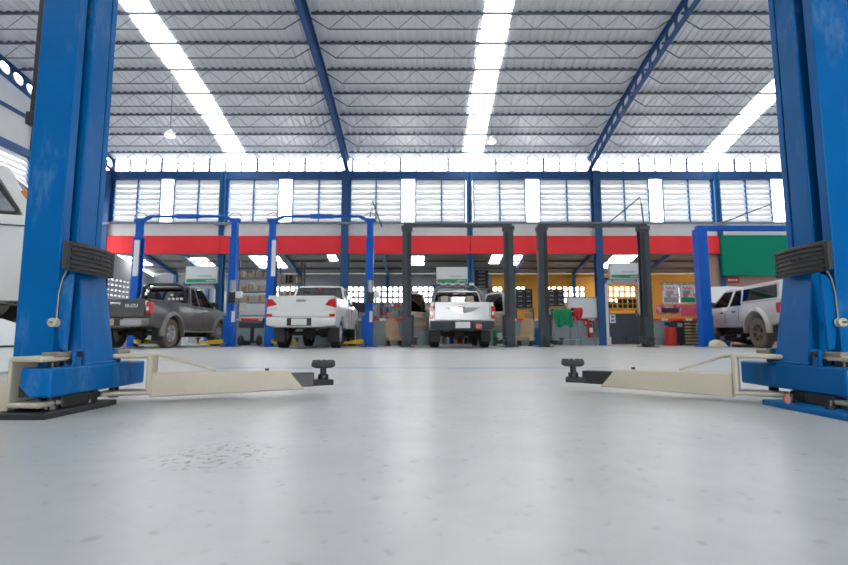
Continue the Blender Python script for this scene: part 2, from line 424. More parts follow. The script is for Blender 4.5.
# bands under the windows
ZR1, ZR0 = P(400, 236, YW - .2).z, P(400, 253.6, YW - .2).z
struct(MB().bb((XL, YW - .1, ZR1 - .05), (XR, YW + .1, Z0 - .02)), 'wall_back_band', 'wall_white', smooth=False)
struct(MB().bb((XL, YW - .17, Z0 - .07), (XR, YW + .1, Z0 - .02)), 'trim_1', 'wall_grey', smooth=False)
for i, (a, c) in enumerate(zip(CXS, CXS[1:])):
    if i == 5: c = 10.55; a = 10.45
    struct(MB().bb((a + .01, YW - .235, ZR0), (c - .01, YW - .165, ZR1)), 'red_fascia', 'red_board', smooth=False)
struct(MB().bb((XL, YW - .02, ZR0), (XR, YW + .08, ZR1)), 'trim_2', 'wall_grey', smooth=False)
# ---- side walls
def side_wall(X, d, nm):
    # clad upper part, louvred middle, solid bottom; follows the arch
    mb = MB(); n = 26
    zc = 5.55
    ys = [YF + (YW - YF) * k / n for k in range(n + 1)]
    for a, c in zip(ys, ys[1:]):
        mb.add([(X, a, zc), (X, c, zc), (X, c, roofz(c)), (X, a, roofz(a))], [(0, 1, 2, 3)])
    mb.bb((X - .05, YF, 0), (X + .05, YW, 3.2))
    o = struct(mb, nm, 'wall_white', smooth=False); s = o.modifiers.new('thick', 'SOLIDIFY'); s.thickness = .03; s.offset = 0
    fr = MB()
    fr.bb((X - .1, YF, zc - .1), (X + .12, YW, zc + .1))
    fr.bb((X - .1, YF, 3.15), (X + .12, YW, 3.3))
    y = 14.15
    while y > YF:
        fr.bb((X - .1, y - .09, 0), (X + .13, y + .09, roofz(y) - .1)); y -= 3.2
    fr.bb((X - .03, YF, 6.55), (X + .1, YW, 6.63))
    for yy in (15.6, 12.5, 9.3): fr.bb((X - .03, yy - .03, zc), (X + .1, yy + .03, roofz(yy)))
    fr.build('steel_frame', 'steel_blue', o, smooth=False)
    sl = MB(); N = 14; hh = (zc - .1 - 3.3) / N
    for s in range(N):
        zb = 3.3 + s * hh
        sl.prism([(X + d * .045, YF, zb), (X + d * .033, YF, zb - .01), (X - d * .05, YF, zb + hh * 1.1), (X - d * .038, YF, zb + hh * 1.12)], (0, YW - YF, 0))
    sl.build('louvre', 'louvre_white', o, smooth=False)
side_wall(XL - .1, 1, 'wall_left'); side_wall(XR + .1, -1, 'wall_right')
mb = MB(); mb.bb((XL - .1, YF - .1, 4.6), (XR + .1, YF, roofz(YF) + .1)); mb.bb((XL - .1, YF - .1, 0), (.3, YF, 4.6)); mb.bb((3.0, YF - .1, 0), (XR + .1, YF, 4.6)); mb.bb((.3, YF - .1, 2.4), (3.0, YF, 4.6))
struct(mb, 'wall_front_blocker', 'wall_grey', smooth=False)  # unseen wall behind the camera, added to cut light on the post faces
# ---- workshop store behind the counter: floor is shared; lattice walls and lean-to roof
def lean(Y): return 3.95 - .19 * (Y - YW - .1)
YB = 22.0; XB0, XB1 = -12.0, 15.2; XO = 3.0
def lattice(mb, x0, x1, z0, z1, y0, y1, nx, nz, t=.35):
    dx = (x1 - x0) / nx; dz = (z1 - z0) / nz
    for k in range(nx + 1): mb.bb((x0 + k * dx - dx * t / 2, y0, z0), (x0 + k * dx + dx * t / 2, y1, z1))
    for k in range(nz + 1): mb.bb((x0, y0 + .002, z0 + k * dz - dz * t / 2), (x1, y1 - .002, z0 + k * dz + dz * t / 2))
def back_wall(x0, x1, wins, nm, m):
    mb = MB(); zt = P(400, 274, YB).z; zl, zh = P(400, 303, YB).z, P(400, 286, YB).z
    mb.bb((x0, YB, 0), (x1, YB + .15, zl)); mb.bb((x0, YB, zh), (x1, YB + .15, zt))
    x = x0
    for a, c in wins:
        mb.bb((x, YB, zl), (a, YB + .15, zh)); x = c
        nx = max(2, round((c - a) / .24)); lattice(mb, a, c, zl, zh, YB + .02, YB + .12, nx, 3)
    mb.bb((x, YB, zl), (x1, YB + .15, zh))
    return struct(mb, nm, m, smooth=False)
def U(u, Y): return (u - CX) * (Y * math.cos(TH) + 1.5 * math.sin(TH)) / F
back_wall(XB0, XO, [(U(164, YB), U(183, YB)), (U(268, YB), U(338, YB)), (U(347, YB), U(404, YB)), (U(412, YB), U(434, YB))], 'wall_back', 'wall_grey')
back_wall(XO, XB1, [(U(481, YB) + .3, U(503, YB)), (U(512, YB), U(526, YB)), (U(546, YB), U(586, YB)), (U(604, YB), U(642, YB)), (U(668, YB), U(706, YB))], 'wall_back_orange', 'wall_orange')
mb = MB(); mb.bb((XB0 - .1, YW + .3, 0), (XB0, YB, 1.4)); mb.prism([(XB0 - .1, YW + .3, 2.6), (XB0 - .1, YB, 2.6), (XB0 - .1, YB, lean(YB) - .15), (XB0 - .1, YW + .3, lean(YW + .3) - .15)], (.1, 0, 0))
dy = .25; y = YW + .3
while y < YB:
    mb.bb((XB0 - .09, y - .06, 1.4), (XB0 - .01, y + .06, 2.6)); y += dy
for k in range(7): mb.bb((XB0 - .088, YW + .3, 1.33 + k * .2), (XB0 - .012, YB, 1.45 + k * .2))
struct(mb, 'wall_store_left', 'wall_grey', smooth=False)
struct(MB().bb((XB1, YW + .3, 0), (XB1 + .1, YB, 3.0)), 'wall_store_right', 'wall_orange', smooth=False)
holes = [(U(188, 20.6), U(209, 20.6), 20.1, 21.1), (U(253, 20.6), U(282, 20.6), 19.9, 21.3), (U(411, 20.6), U(424, 20.6), 19.9, 21.0), (U(512, 20.6), U(522, 20.6), 19.8, 21.0), (U(608, 20.6), U(632, 20.6), 19.8, 21.4), (U(134, 20.6), U(146, 20.6), 20, 21.), (U(490, 20.6), U(500, 20.6), 19.6, 20.8), (U(330, 20.6), U(338, 20.6), 19.6, 20.6)]
mb = MB(); hs = sorted(holes); x = XB0 - .2
def lq(mb, x0, x1, a, c):
    mb.prism([(x0, a, lean(a)), (x1, a, lean(a)), (x1, c, lean(c)), (x0, c, lean(c))], (0, 0, .03))
for h in hs:
    lq(mb, x, h[0], YW + .1, YB + .6); lq(mb, h[0], h[1], YW + .1, h[2]); lq(mb, h[0], h[1], h[3], YB + .6); x = h[1]
lq(mb, x, XB1 + .2, YW + .1, YB + .6)
lr = struct(mb, 'ceiling_store', 'lean_roof', smooth=False)
for h in hs:
    
    t = MB().add([(h[0], h[2], lean(h[2]) + .01), (h[1], h[2], lean(h[2]) + .01), (h[1], h[3], lean(h[3]) + .01), (h[0], h[3], lean(h[3]) + .01)], [(0, 1, 2, 3)]); rl_ = t.build('rooflight', 'rooflight_glow', lr, smooth=False)
    if rl_.data.polygons[0].normal.z > 0: rl_.data.flip_normals()
mb = MB()
for Y in (18.4, 19.5, 20.4, 21.3): mb.bb((XB0, Y - .03, lean(Y) - .07), (XB1, Y + .04, lean(Y) - .01))
mb.build('lean_to_purlins', 'purlin_steel', lr, smooth=False)
mb = MB()
for u in (157, 192, 290, 385, 520, 585, 660):
    x = U(u, 20.5); mb.prism([(x - .05, YW + .2, lean(YW + .2) - .02), (x - .05, YW + .2, lean(YW + .2) - .16), (x - .05, YB, lean(YB) - .16), (x - .05, YB, lean(YB) - .02)], (.1, 0, 0))
    mb.bb((x - .06, YB - .14, 0), (x + .06, YB - .02, lean(YB)))
mb.build('store_frame', 'steel_blue', lr, smooth=False)
# ---- half-height counter wall with its red capping, doors in the line
ZC = P(400, 318.5, YW).z
doors = [(U(186, YW), U(218.5, YW)), (U(434, YW), U(467, YW)), (U(603.5, YW), U(641, YW))]
def counter(u0, u1, m='counter_teal', brd=True, nm='wall_counter'):
    a, c = U(u0, YW), U(u1, YW)
    mb = MB().bb((a, YW - .05, 0), (c, YW + .12, ZC - .07))
    n = max(1, round((c - a) / 1.2))
    for k in range(1, n): x = a + (c - a) * k / n; mb.bb((x - .015, YW - .058, .05), (x + .015, YW - .05, ZC - .08))
    o = struct(mb, nm, m, smooth=False)
    x = a; k = 0; cap_r = MB(); cap_w = MB()
    while x < c - .02:
        e = min(c, x + (.62 if k % 2 == 0 else .22)); (cap_r if k % 2 == 0 else cap_w).bb((x, YW - .09, ZC - .075), (e, YW + .16, ZC)); x = e; k += 1
    cap_r.build('red_capping', 'red_board', o, smooth=False)
    if cap_w.v: cap_w.build('white_capping', 'sign_white', o, smooth=False)
counter(96, 185.5); counter(219, 433); counter(468, 568); counter(569, 602.5); counter(641.5, 706)
for i, (a, c) in enumerate(doors):
    zt = P(400, (285, 287, 280)[i], YW).z; mb = MB()
    mb.bb((a - .03, YW - .12, 0), (a + .11, YW + .14, zt)); mb.bb((c - .11, YW - .12, 0), (c + .03, YW + .14, zt)); mb.bb((a - .03, YW - .12, zt - .13), (c + .03, YW + .14, zt))
    o = struct(mb, 'door_%d' % (i + 1), 'sign_white', bevel=.008)
    MB().bb((a - .06, YW - .14, zt), (c + .06, YW + .15, zt + .07)).build('door_lintel', 'frame_blue', o, bevel=.006)
    if i == 2:
        mb = MB().bb((a + .11, YW - .02, .03), (c - .11, YW + .03, P(0, 313.5, YW).z)); mb.build('door_panel', 'dark_door', o, bevel=.006)
        mb = MB(); z0 = P(0, 313.5, YW).z; lattice(mb, a + .13, c - .13, z0, zt - .15, YW - .01, YW + .02, 6, 6, .12); mb.build('door_grille', 'wall_orange', o, smooth=False)
        MB().bb((U(608.5, YW), YW - .035, P(0, 323, YW).z), (U(614, YW), YW - .022, P(0, 314.5, YW).z)).build('door_notice', 'sticker_white', o)
        for q in (317, 320.5): MB().bb((U(609.8, YW), YW - .040, P(0, q + 1, YW).z), (U(612.8, YW), YW - .034, P(0, q - 1, YW).z)).build('notice_symbol', 'blue_plastic', o)
        MB().tube([(c - .22, YW - .02, .95), (c - .22, YW - .07, .95), (c - .22, YW - .07, 1.08), (c - .22, YW - .02, 1.08)], .012).build('door_handle', 'chrome', o)
    else:
        # leaf standing open into the store
        MB().bb((c - .16, YW + .15, .03), (c - .12, YW + .15 + (c - a) * .75, zt - .14)).build('door_leaf', 'sign_white', o, bevel=.006)
# brick infill wall under the green board at the right
struct(MB().bb((U(707, YW), YW - .05, 0), (XR, YW + .12, ZR0)), 'wall_brick', 'wall_brick', smooth=False)
def brick_nodes():
    m = MATS['wall_brick']; nt = m.node_tree; n = nt.nodes; l = nt.links
    tc = n.new('ShaderNodeTexCoord'); mp = n.new('ShaderNodeMapping'); mp.inputs['Rotation'].default_value = (PI / 2, 0, 0)
    bt = n.new('ShaderNodeTexBrick'); l.new(tc.outputs['Object'], mp.inputs[0]); l.new(mp.outputs[0], bt.inputs[0]); bt.inputs['Scale'].default_value = 4
    bt.inputs['Color1'].default_value = (.56, .33, .25, 1); bt.inputs['Color2'].default_value = (.50, .29, .22, 1); bt.inputs['Mortar'].default_value = (.55, .47, .42, 1)
    l.new(bt.outputs[0], n['Principled BSDF'].inputs['Base Color'])
brick_nodes()
# ---- world
w = bpy.data.worlds.new('sky'); SC.world = w; w.use_nodes = True
bg = w.node_tree.nodes['Background']; bg.inputs[0].default_value = (.955, .98, 1, 1); bg.inputs[1].default_value = 5.5; w.cycles.sampling_method = 'NONE'
SC.view_settings.view_transform = 'Standard'; SC.view_settings.look = 'None'; SC.view_settings.gamma = 1; SC.view_settings.use_curve_mapping = False
SC.view_settings.exposure = 1.57
SC.cycles.max_bounces = 10; SC.cycles.diffuse_bounces = 5; SC.cycles.transparent_max_bounces = 16
SC.cycles.use_denoising = True;  SC.cycles.caustics_reflective = False; SC.cycles.caustics_refractive = False
SC.cycles.sample_clamp_indirect = 6
# ================================================================ FRONT LIFT POSTS (local: x = inward, y = away from camera, z up)
def quad(s, M, pts):  # mirror helper
    return [(M * p[0], p[1], p[2]) for p in pts]
class MX(MB):
    """builder whose x is mirrored for the right-hand post"""
    def __init__(s, sgn): super().__init__(); s.sgn = sgn
    def add(s, vs, fs): return super().add([(s.sgn * Vector(p).x, Vector(p).y, Vector(p).z) for p in vs], fs)
def lift_post(sgn, xface, label, plate_mat, arm_far, pad_pt, arm_near):
    """xface: world x of the inner face of the arm-carrying tube"""
    X0 = xface - sgn * .093 - 0  # column inner face
    r = thing('lift_post', label, 'car lift', (X0, 2.11, 0))
    Y = lambda y: y - 2.11
    m = lambda: MX(sgn)
    B = lambda mb, nm, mt, par=r, **k: mb.build(nm, mt, par, **k)
    # C-section column
    y0, y1, d, t = Y(1.96), Y(2.205), .154, .008
    prof = [(0, Y(2.005)), (0, y0), (-d, y0), (-d, y1), (0, y1), (0, Y(2.17)), (-t, Y(2.17)), (-t, y1 - t), (-d + t, y1 - t), (-d + t, y0 + t), (-t, y0 + t), (-t, Y(2.005))]
    c = m(); c.prism([(x, y, .02) for x, y in prof], (0, 0, 3.9)); B(c, 'column', 'lift_blue', bevel=.007, seg=3)
    g = m(); g.bb((-d - .032, Y(1.975), 1.18), (-d - .004, Y(2.03), 3.6)); g.bb((-d - .044, Y(1.97), 1.16), (-d - .004, Y(2.035), 1.215)); B(g, 'cable_cover', 'black_steel', bevel=.004)
    # carriage inside the column, flaring out below the pad
    c = m(); c.bb((-.12, Y(2.05), .17), (.004, Y(2.16), 2.6)); carr = B(c, 'carriage', 'lift_blue', bevel=.006)
    c = m(); z0, z1 = .175, .64
    c.loft([[(-.01, Y(2.02), z0), (.088, Y(2.02), z0), (.088, Y(2.215), z0), (-.01, Y(2.215), z0)],
            [(-.01, Y(2.035), z1), (.020, Y(2.035), z1), (.020, Y(2.20), z1), (-.01, Y(2.20), z1)]])
    B(c, 'tapered_gusset', 'lift_blue', carr, bevel=.006)
    c = m(); c.bar((.086, Y(2.015), .181), (.086, Y(2.22), .181), .014, .012); B(c, 'weld_bead', 'lift_blue', carr, bevel=.004)
    # arm-carrying tube
    c = m(); c.bb((-.025, Y(1.84), .07), (.093, Y(2.45), .177)); cb = B(c, 'crossbar', 'lift_blue', bevel=.009, seg=3)
    c = m(); c.prism([(-.022, Y(1.838), .072), (.018, Y(1.838), .072), (-.022, Y(1.838), .112)], (0, .004, 0)); B(c, 'end_cap', 'black_steel', cb, smooth=False)
    # rubber door guard with raised ribs
    def px(y): return .058 + .030 * (1 - ((y - 2.02) / .19) ** 2)
    c = m(); secs = []
    for k in range(11):
        y = 1.885 + .30 * k / 10; x = px(y); rr = .004 if k in (0, 10) else 0
        secs.append([(x - .010, Y(y), .545 + rr), (x, Y(y), .540 + rr), (x + .003, Y(y), .552), (x + .003, Y(y), .645), (x, Y(y), .660 - rr), (x - .010, Y(y), .662 - rr)])
    c.loft(secs); pad = B(c, 'rubber_guard', 'rubber', bevel=.003)
    c = m(); c.bb((.0, Y(2.06), .56), (.06, Y(2.17), .66)); B(c, 'guard_bracket', 'lift_blue', pad)
    c = m()
    for i in range(6):
        z = .556 + i * .018
        c.loft([[(px(y) + .001, Y(y), z - .0055), (px(y) + .009, Y(y), z - .0035), (px(y) + .009, Y(y), z + .0035), (px(y) + .001, Y(y), z + .0055)] for y in [1.905 + .26 * k / 8 for k in range(9)]])
    for y in (1.893, 2.177): c.bb((px(y) - .008, Y(y) - .009, .547), (px(y) + .008, Y(y) + .009, .656))
    B(c, 'ribs', 'rubber', pad, bevel=.0015)
    c = m(); z = .607
    for ya, yb in ((2.01, 2.03), (2.06, 2.08)):
        c.prism([(px(ya) + .0085, Y(ya), z + .008), (px(ya) + .0085, Y(ya), z - .008), (px(yb) + .0085, Y(yb), z)], (.003, 0, 0))
    c.bb((px(2.05) + .0085, Y(2.03), z - .003), (px(2.05) + .0115, Y(2.062), z + .003)); B(c, 'embossed_mark', 'black_steel', pad, smooth=False)
    # safety release: plate, rod, pulley, lever
    c = m(); yy = Y(1.945)
    c.prism([(.052, yy, .535), (.026, yy, .500), (.022, yy, .34), (.036, yy, .245), (.062, yy, .235), (.068, yy, .535)], (0, .012, 0)); lv = B(c, 'release_lever', 'lift_blue', bevel=.003)
    c = m(); c.tube([(.052, yy - .006, .56), (.034, yy - .008, .515), (.024, yy - .008, .46), (.022, yy - .008, .36)], .0026, 6); B(c, 'release_rod', 'worn_steel', lv)
    c = m(); c.lathe([(.004, -.030), (.017, -.030), (.017, -.025), (.010, -.022), (.010, -.014), (.017, -.011), (.017, -.006), (.004, -.006)], (.022, yy - .002, .345), 18, 'y'); B(c, 'pulley', 'cream_paint', lv)
    c = m(); c.tube([(.022, yy - .05, .345), (.022, yy + .01, .345)], .005, 8); B(c, 'pulley_pin', 'bare_steel', lv)
    # latch hardware on the tube
    c = m(); c.bb((.050, Y(1.955), .177), (.066, Y(1.995), .232)); c.bb((.078, Y(1.955), .177), (.092, Y(1.995), .240)); c.bb((.03, Y(1.965), .222), (.07, Y(1.99), .236)); lt = B(c, 'arm_lock', 'lift_blue', bevel=.003)
    c = m(); c.cyl((.104, Y(1.975), .222), (.04, Y(1.975), .222), .011, 10); c.cyl((.072, Y(1.95), .195), (.072, Y(1.99), .195), .011, 10); B(c, 'lock_bolt', 'oil_dark', lt)
    c = m(); c.bb((.012, Y(2.255), .177), (.064, Y(2.30), .238)); lt = B(c, 'arm_lock', 'lift_blue', bevel=.003)
    c = m(); c.tube([(.07, Y(2.275), .222), (.0, Y(2.275), .222)], .010, 10); B(c, 'lock_bolt', 'oil_dark', lt)
    # floor plate, anchor bolts, cable block underneath
    w = .118 if plate_mat == 'black_steel' else .165
    c = m(); c.bb((-.36, Y(1.79 if sgn > 0 else 1.70), 0), (w, Y(2.20), .022)); bp = B(c, 'base_plate', plate_mat, bevel=.003)
    for y in (1.9, 2.1):
        c = m(); c.cyl((w - .055, Y(y), .02), (w - .055, Y(y), .035), .017, 6); c.cyl((w - .055, Y(y), .03), (w - .055, Y(y), .055), .008, 8)
        B(c, 'anchor_bolt', 'oil_dark', bp)
    c = m(); c.bb((-.02, Y(1.93), .022), (.075, Y(2.08), .069)); c.bb((.0, Y(2.10), .022), (.06, Y(2.16), .066)); c.cyl((.03, Y(1.89), .045), (.03, Y(2.2), .045), .017, 10); B(c, 'cable_block', 'black_steel', bp, bevel=.004)
    if sgn < 0:
        c = m(); c.cyl((w - .01, Y(2.06), .0), (w - .01, Y(2.06), .062), .009, 8); c.cyl((w - .01, Y(2.06), .03), (w - .01, Y(2.06), .05), .015, 6); B(c, 'rusty_anchor', 'rusty_bolt', bp)
    # swing arms
    def arm(piv, tip, foot, far, L2=None):
        piv = Vector((piv[0], piv[1], 0)); tip = Vector((tip[0], tip[1], 0)); dr = (tip - piv).normalized(); pr = Vector((-dr.y, dr.x, 0))
        if pr.y < 0: pr = -pr
        L = (tip - piv).length
        def W(a, b, z): q = piv + dr * a + pr * b; return (q.x, q.y, z)
        c = m(); hw = .05
        # tapering tube, slanted cut at the tip (bottom edge longer)
        c.loft([[W(.0, -hw, .020), W(0, -hw, .128), W(0, hw, .128), W(0, hw, .020)],
                [W(L, -hw, .034), W(L - .075, -hw, .124), W(L - .075, hw, .124), W(L, hw, .034)]])
        a = B(c, 'swing_arm', 'cream_paint', bevel=.006)
        # C-shaped clevis round the tube end
        c = m(); th = .020
        if far:
            ya, yb = Y(2.22), Y(2.44)
            for z in (.194, .030):
                c.prism([W(-.20, -.06, z), W(.007, -.06, z), W(.007, .07, z), W(-.20, .07, z)], (0, 0, th))
            c.prism([W(-.014, -.06, .03), W(.012, -.06, .03), W(.012, -.06, .214), W(-.014, -.06, .214)], tuple(pr * .13))
        else:
            ya, yb = Y(1.815), Y(1.99); xin, xw = .070, -.06
            c.prism([(xin, ya, .198), (xw, ya + .02, .198), (xw, yb, .198), (xin, yb, .198)], (0, 0, th))
            c.prism([(xin, ya, .034), (xw, ya + .02, .034), (xw, yb, .034), (xin, yb, .034)], (0, 0, th))
            c.bb((xw - .007, ya + .02, .034), (xw + .007, yb, .214))
        cl = B(c, 'clevis', 'cream_paint', a, bevel=.009, seg=3)
        c = m(); yc = (ya + yb) / 2 - (.02 if far else -.02)
        c.bb((.02, yc - .045, .2145), (.074, yc + .045, .232)); c.bb((.01, yc - .02, .2145), (.060, yc + .06, .226)); B(c, 'gear_segment', 'worn_steel', a, bevel=.003)
        c = m(); c.cyl((.034, yc, .018), (.034, yc, .215), .02, 14); c.cyl((.034, yc, .022), (.034, yc, .034), .03, 6); B(c, 'pivot_pin', 'oil_dark', a)
        if not foot: return a
        # inner extension, foot, screw adapter with round rubber pad
        fp = Vector((foot[0], foot[1], 0)); E = (fp - piv).dot(dr) - .05
        c = m(); c.loft([[W(L - .14, -.038, .044), W(L - .14, -.038, .112), W(L - .14, .038, .112), W(L - .14, .038, .044)],
                         [W(E, -.038, .046), W(E, -.038, .112), W(E, .038, .112), W(E, .038, .046)]])
        e = B(c, 'arm_extension', 'black_steel', a, bevel=.004)
        c = m(); q0 = piv + dr * (E - .01); c.bar((q0.x, q0.y, .062), (fp.x + dr.x * .04, fp.y + dr.y * .04, .062), .08, .028); B(c, 'foot_plate', 'black_steel', a, bevel=.004)
        c = m(); c.lathe([(.0, .076), (.026, .076), (.026, .100), (.020, .102), (.016, .104), (.016, .135), (0, .135)], (fp.x, fp.y, 0), 18); B(c, 'screw_adapter', 'black_steel', a)
        c = m(); pf = [(.0, .133), (.045, .133), (.052, .137), (.060, .141), (.060, .160), (.056, .166), (.036, .168), (.03, .160), (0, .158)]
        c.lathe(pf, (fp.x, fp.y, 0), 26)
        for k in range(9):
            an = 2 * PI * k / 9 + .3; c.box((fp.x + .046 * math.cos(an), fp.y + .046 * math.sin(an), .166), (.018, .018, .012), Matrix.Rotation(an, 3, 'Z'))
        B(c, 'lifting_pad', 'rubber', a, bevel=.002)
        c = m(); q = W(L * .74, 0, .126); c.cyl(q, (q[0], q[1], .137), .010, 8); B(c, 'stop_bolt', 'oil_dark', a)
        # toe guard bar bent round behind the arm
        c = m(); p0 = W(-.02, .05, .208); p1 = W(.05, .05, .196); p2 = W(L * .40, .045, .128)
        c.bar(p0, p1, .010, .014); c.bar(p1, p2, .010, .012); B(c, 'toe_guard', 'cream_paint', a, bevel=.003)
        return a
    loc = lambda p: (sgn * (p[0] - X0), p[1] - 2.11)
    arm(loc(arm_far[0]), loc(arm_far[1]), loc(pad_pt), True)
    arm(loc(arm_near[0]), loc(arm_near[1]), None, False)
    return r
lift_post(1, -1.35, 'tall blue lift post in the left foreground on a black floor plate', 'black_steel',
          [(-1.25, 2.33), (-.60, 2.535)], (-.515, 2.59), [(-1.515, 1.90), (-2.25, 1.78)])
lift_post(-1, 1.53, 'tall blue lift post in the right foreground on a blue floor plate', 'lift_blue',
          [(1.425, 2.32), (.935, 2.66)], (.80, 2.72), [(1.70, 1.90), (2.4, 1.80)])
# ================================================================ LIFTS IN THE BACK ROW
def back_lift(xl, xr, Y, label, style, ztop, zcol, nm='two_post_lift'):
    xm = (xl + xr) / 2; r = thing(nm, label, 'car lift', (xm, Y, 0))
    M = {'blue': 'back_lift_blue', 'grey': 'charcoal_steel', 'flat': 'back_lift_blue'}[style]
    for s, x in ((1, xl - xm), (-1, xr - xm)):
        mb = MB(); w, d = {'blue': (.11, .13), 'grey': (.13, .13), 'flat': (.15, .16)}[style]
        prof = [(w, -d), (-w, -d), (-w, d), (w, d), (w, d - .05), (w - .02, d - .05), (w - .02, d - .02), (-w + .02, d - .02), (-w + .02, -d + .02), (w - .02, -d + .02), (w - .02, -d + .05), (w, -d + .05)]
        mb.prism([(x + s * a, b, .02) for a, b in prof], (0, 0, zcol))
        c = mb.build('column', M, r, bevel=.006)
        MB().bb((x - .22, -.24, 0), (x + .22, .24, .02)).build('base_plate', M, c, bevel=.004)
        if style == 'blue':
            MB().bb((x - .09, -.08, zcol), (x + .09, .08, ztop - .12)).build('neck', M, c, bevel=.01)
            h = MB().bb((x - .16, -.07, ztop - .16), (x + .16, .07, ztop - .05)); h.bar((x + s * .1, 0, ztop - .1), (x + s * .34, 0, ztop + .02), .09, .1); h.build('pulley_head', M, c, bevel=.012)
            a = [(x + .2 * math.cos(PI * k / 8) , 0, ztop - .05 + .19 * math.sin(PI * k / 8)) for k in range(9)]
            MB().tube(a, .012, 6).build('hose_loop', 'worn_steel', c)
        if style == 'grey':
            MB().bb((x - .16, -.15, zcol - .05), (x + .16, .15, zcol + .07)).build('head_cap', M, c, bevel=.01)
            MB().bb((x + s * .015, -.142, .85), (x + s * .120, -.12, zcol - .12)).build('recess_shade', 'black_steel', c)  # black strip on the front, standing in for the shaded column recess
        cz = .30
        mb = MB().bb((x + s * .05, -.1, cz), (x + s * .21, .1, cz + .62)); cr = mb.build('carriage', M if style != 'grey' else 'black_steel', r, bevel=.012)
        for dy in (-1, 1):
            am = 'yellow_arm' if style == 'blue' else 'black_steel' if style == 'grey' else 'back_lift_blue'
            tipx = x + s * {'blue': .46, 'grey': .22, 'flat': .26}[style]; ty = dy * {'blue': .46, 'grey': .6, 'flat': .18}[style]
            mb = MB().bar((x + s * .17, dy * .14, .16), (tipx, ty, .13), .12, .11)
            q = Vector((x + s * .17, dy * .14, .16)); q2 = Vector((tipx, ty, .13)); e = q2 + (q2 - q).normalized() * .3
            mb.bar(q2, e, .08, .07)
            ar = mb.build('swing_arm', am, r, bevel=.01)
            mb = MB(); mb.cyl((e.x, e.y, .10), (e.x, e.y, .22), .03, 10); mb.cyl((e.x, e.y, .22), (e.x, e.y, .26), .07, 14); mb.build('lifting_pad', 'rubber', ar)
        MB().bb((x - .02 , -.19, .10), (x + s * .2 , .19, .30)).build('arm_bracket', M, r, bevel=.01)
    if style == 'blue':
        mb = MB().tube([(xl - xm + .33, 0, ztop + .02), (0, 0, ztop + .02), (xr - xm - .33, 0, ztop + .02)], [.04, .055, .04], 10); mb.bb((-.35, -.06, ztop - .04), (.35, .06, ztop + .08)); mb.build('overhead_beam', M, r, bevel=.006)
    elif style == 'grey':
        MB().bb((xl - xm - .1, -.1, zcol + .06), (xr - xm + .1, .1, zcol + .15)).build('overhead_beam', M, r, bevel=.01)
    else:
        MB().bb((xl - xm - .1, -.1, zcol - .02), (xr - xm + .1, .1, zcol + .12)).build('overhead_beam', M, r, bevel=.01)
    return r, xm
zA, zAc = P(0, 217, 15).z, P(0, 238, 15).z
zC_ = P(0, 229, 14.5).z
LA, xa = back_lift(P(138.5, 250, 15).x, P(234.2, 250, 15).x, 15, 'blue two-post lift around the dark grey pickup', 'blue', zA, zAc)
LB, xb = back_lift(P(272, 250, 15).x, P(370, 250, 15).x, 15, 'blue two-post lift straddling the white pickup with the closed doors', 'blue', zA, zAc)
LC, xc = back_lift(P(407, 250, 14.5).x, P(508.5, 250, 14.5).x, 14.5, 'grey two-post lift around the pickup with its doors open', 'grey', zA, zC_)
LD, xd = back_lift(P(542, 250, 14.5).x, P(643.5, 250, 14.5).x, 14.5, 'empty grey two-post lift in front of the dark door', 'grey', zA, zC_)
LE, xe = back_lift(P(700.5, 250, 15).x, P(700.5, 250, 15).x + 3.0, 15, 'blue two-post lift beside the silver off-road pickup', 'flat', zA, P(0, 230, 15).z)
# stickers, control boxes and hoses of these lifts
def lp(root, mb, nm, m, **k):
    o = mb.build(nm, m, root, **k); return o
for root, u0, u1, Yd in ((LA, 131, 228, 15), (LB, 268.5, 366, 15)):
    L0 = root.location
    for u, v0, v1 in ((u0 + 3.5, 240, 276), (u1 + 3.5, 311, 322)):
        a = P(u, v0, Yd - .14); c = P(u + 3, v1, Yd - .14)
        mb = MB().bb((a.x - L0.x, -.136, a.z), (c.x - L0.x, -.131, c.z)); lp(root, mb, 'sticker', 'sticker_white', smooth=False)
    a = P(u1 + 1.5, 292, Yd - .2); c = P(u1 + 8, 309, Yd - .2)
    mb = MB().bb((a.x - L0.x, -.30, a.z), (c.x - L0.x, -.135, c.z + .18)); bx = lp(root, mb, 'power_unit', 'black_steel', bevel=.01)
    mb = MB().cyl((( a.x + c.x) / 2 - L0.x, -.24, a.z - .02), ((a.x + c.x) / 2 - L0.x, -.24, a.z + .34), .085, 14); mb.build('motor', 'bare_steel', bx)
    mb = MB().bb((c.x - L0.x - .02, -.28, a.z - .18), (c.x - L0.x + .16, -.14, a.z + .02)); mb.build('switch_box', 'sign_white', bx, bevel=.01)
def hose(root, pts, Y):
    L0 = root.location; mb = MB().tube([P(u, v, Y + d) - L0 for u, v, d in pts], .022, 6); mb.build('hose', 'charcoal_steel', root)
hose(LB, [(370, 217, 0), (372.5, 201, 0), (382, 227, 0)], 15)
hose(LD, [(604, 226, -.05), (621, 213, -.03), (640, 197, 0), (641.5, 205, 0), (644, 227, 0)], 14.5)
hose(LE, [(722, 223, 0), (750, 212, 0), (782, 200, 0)], 15)
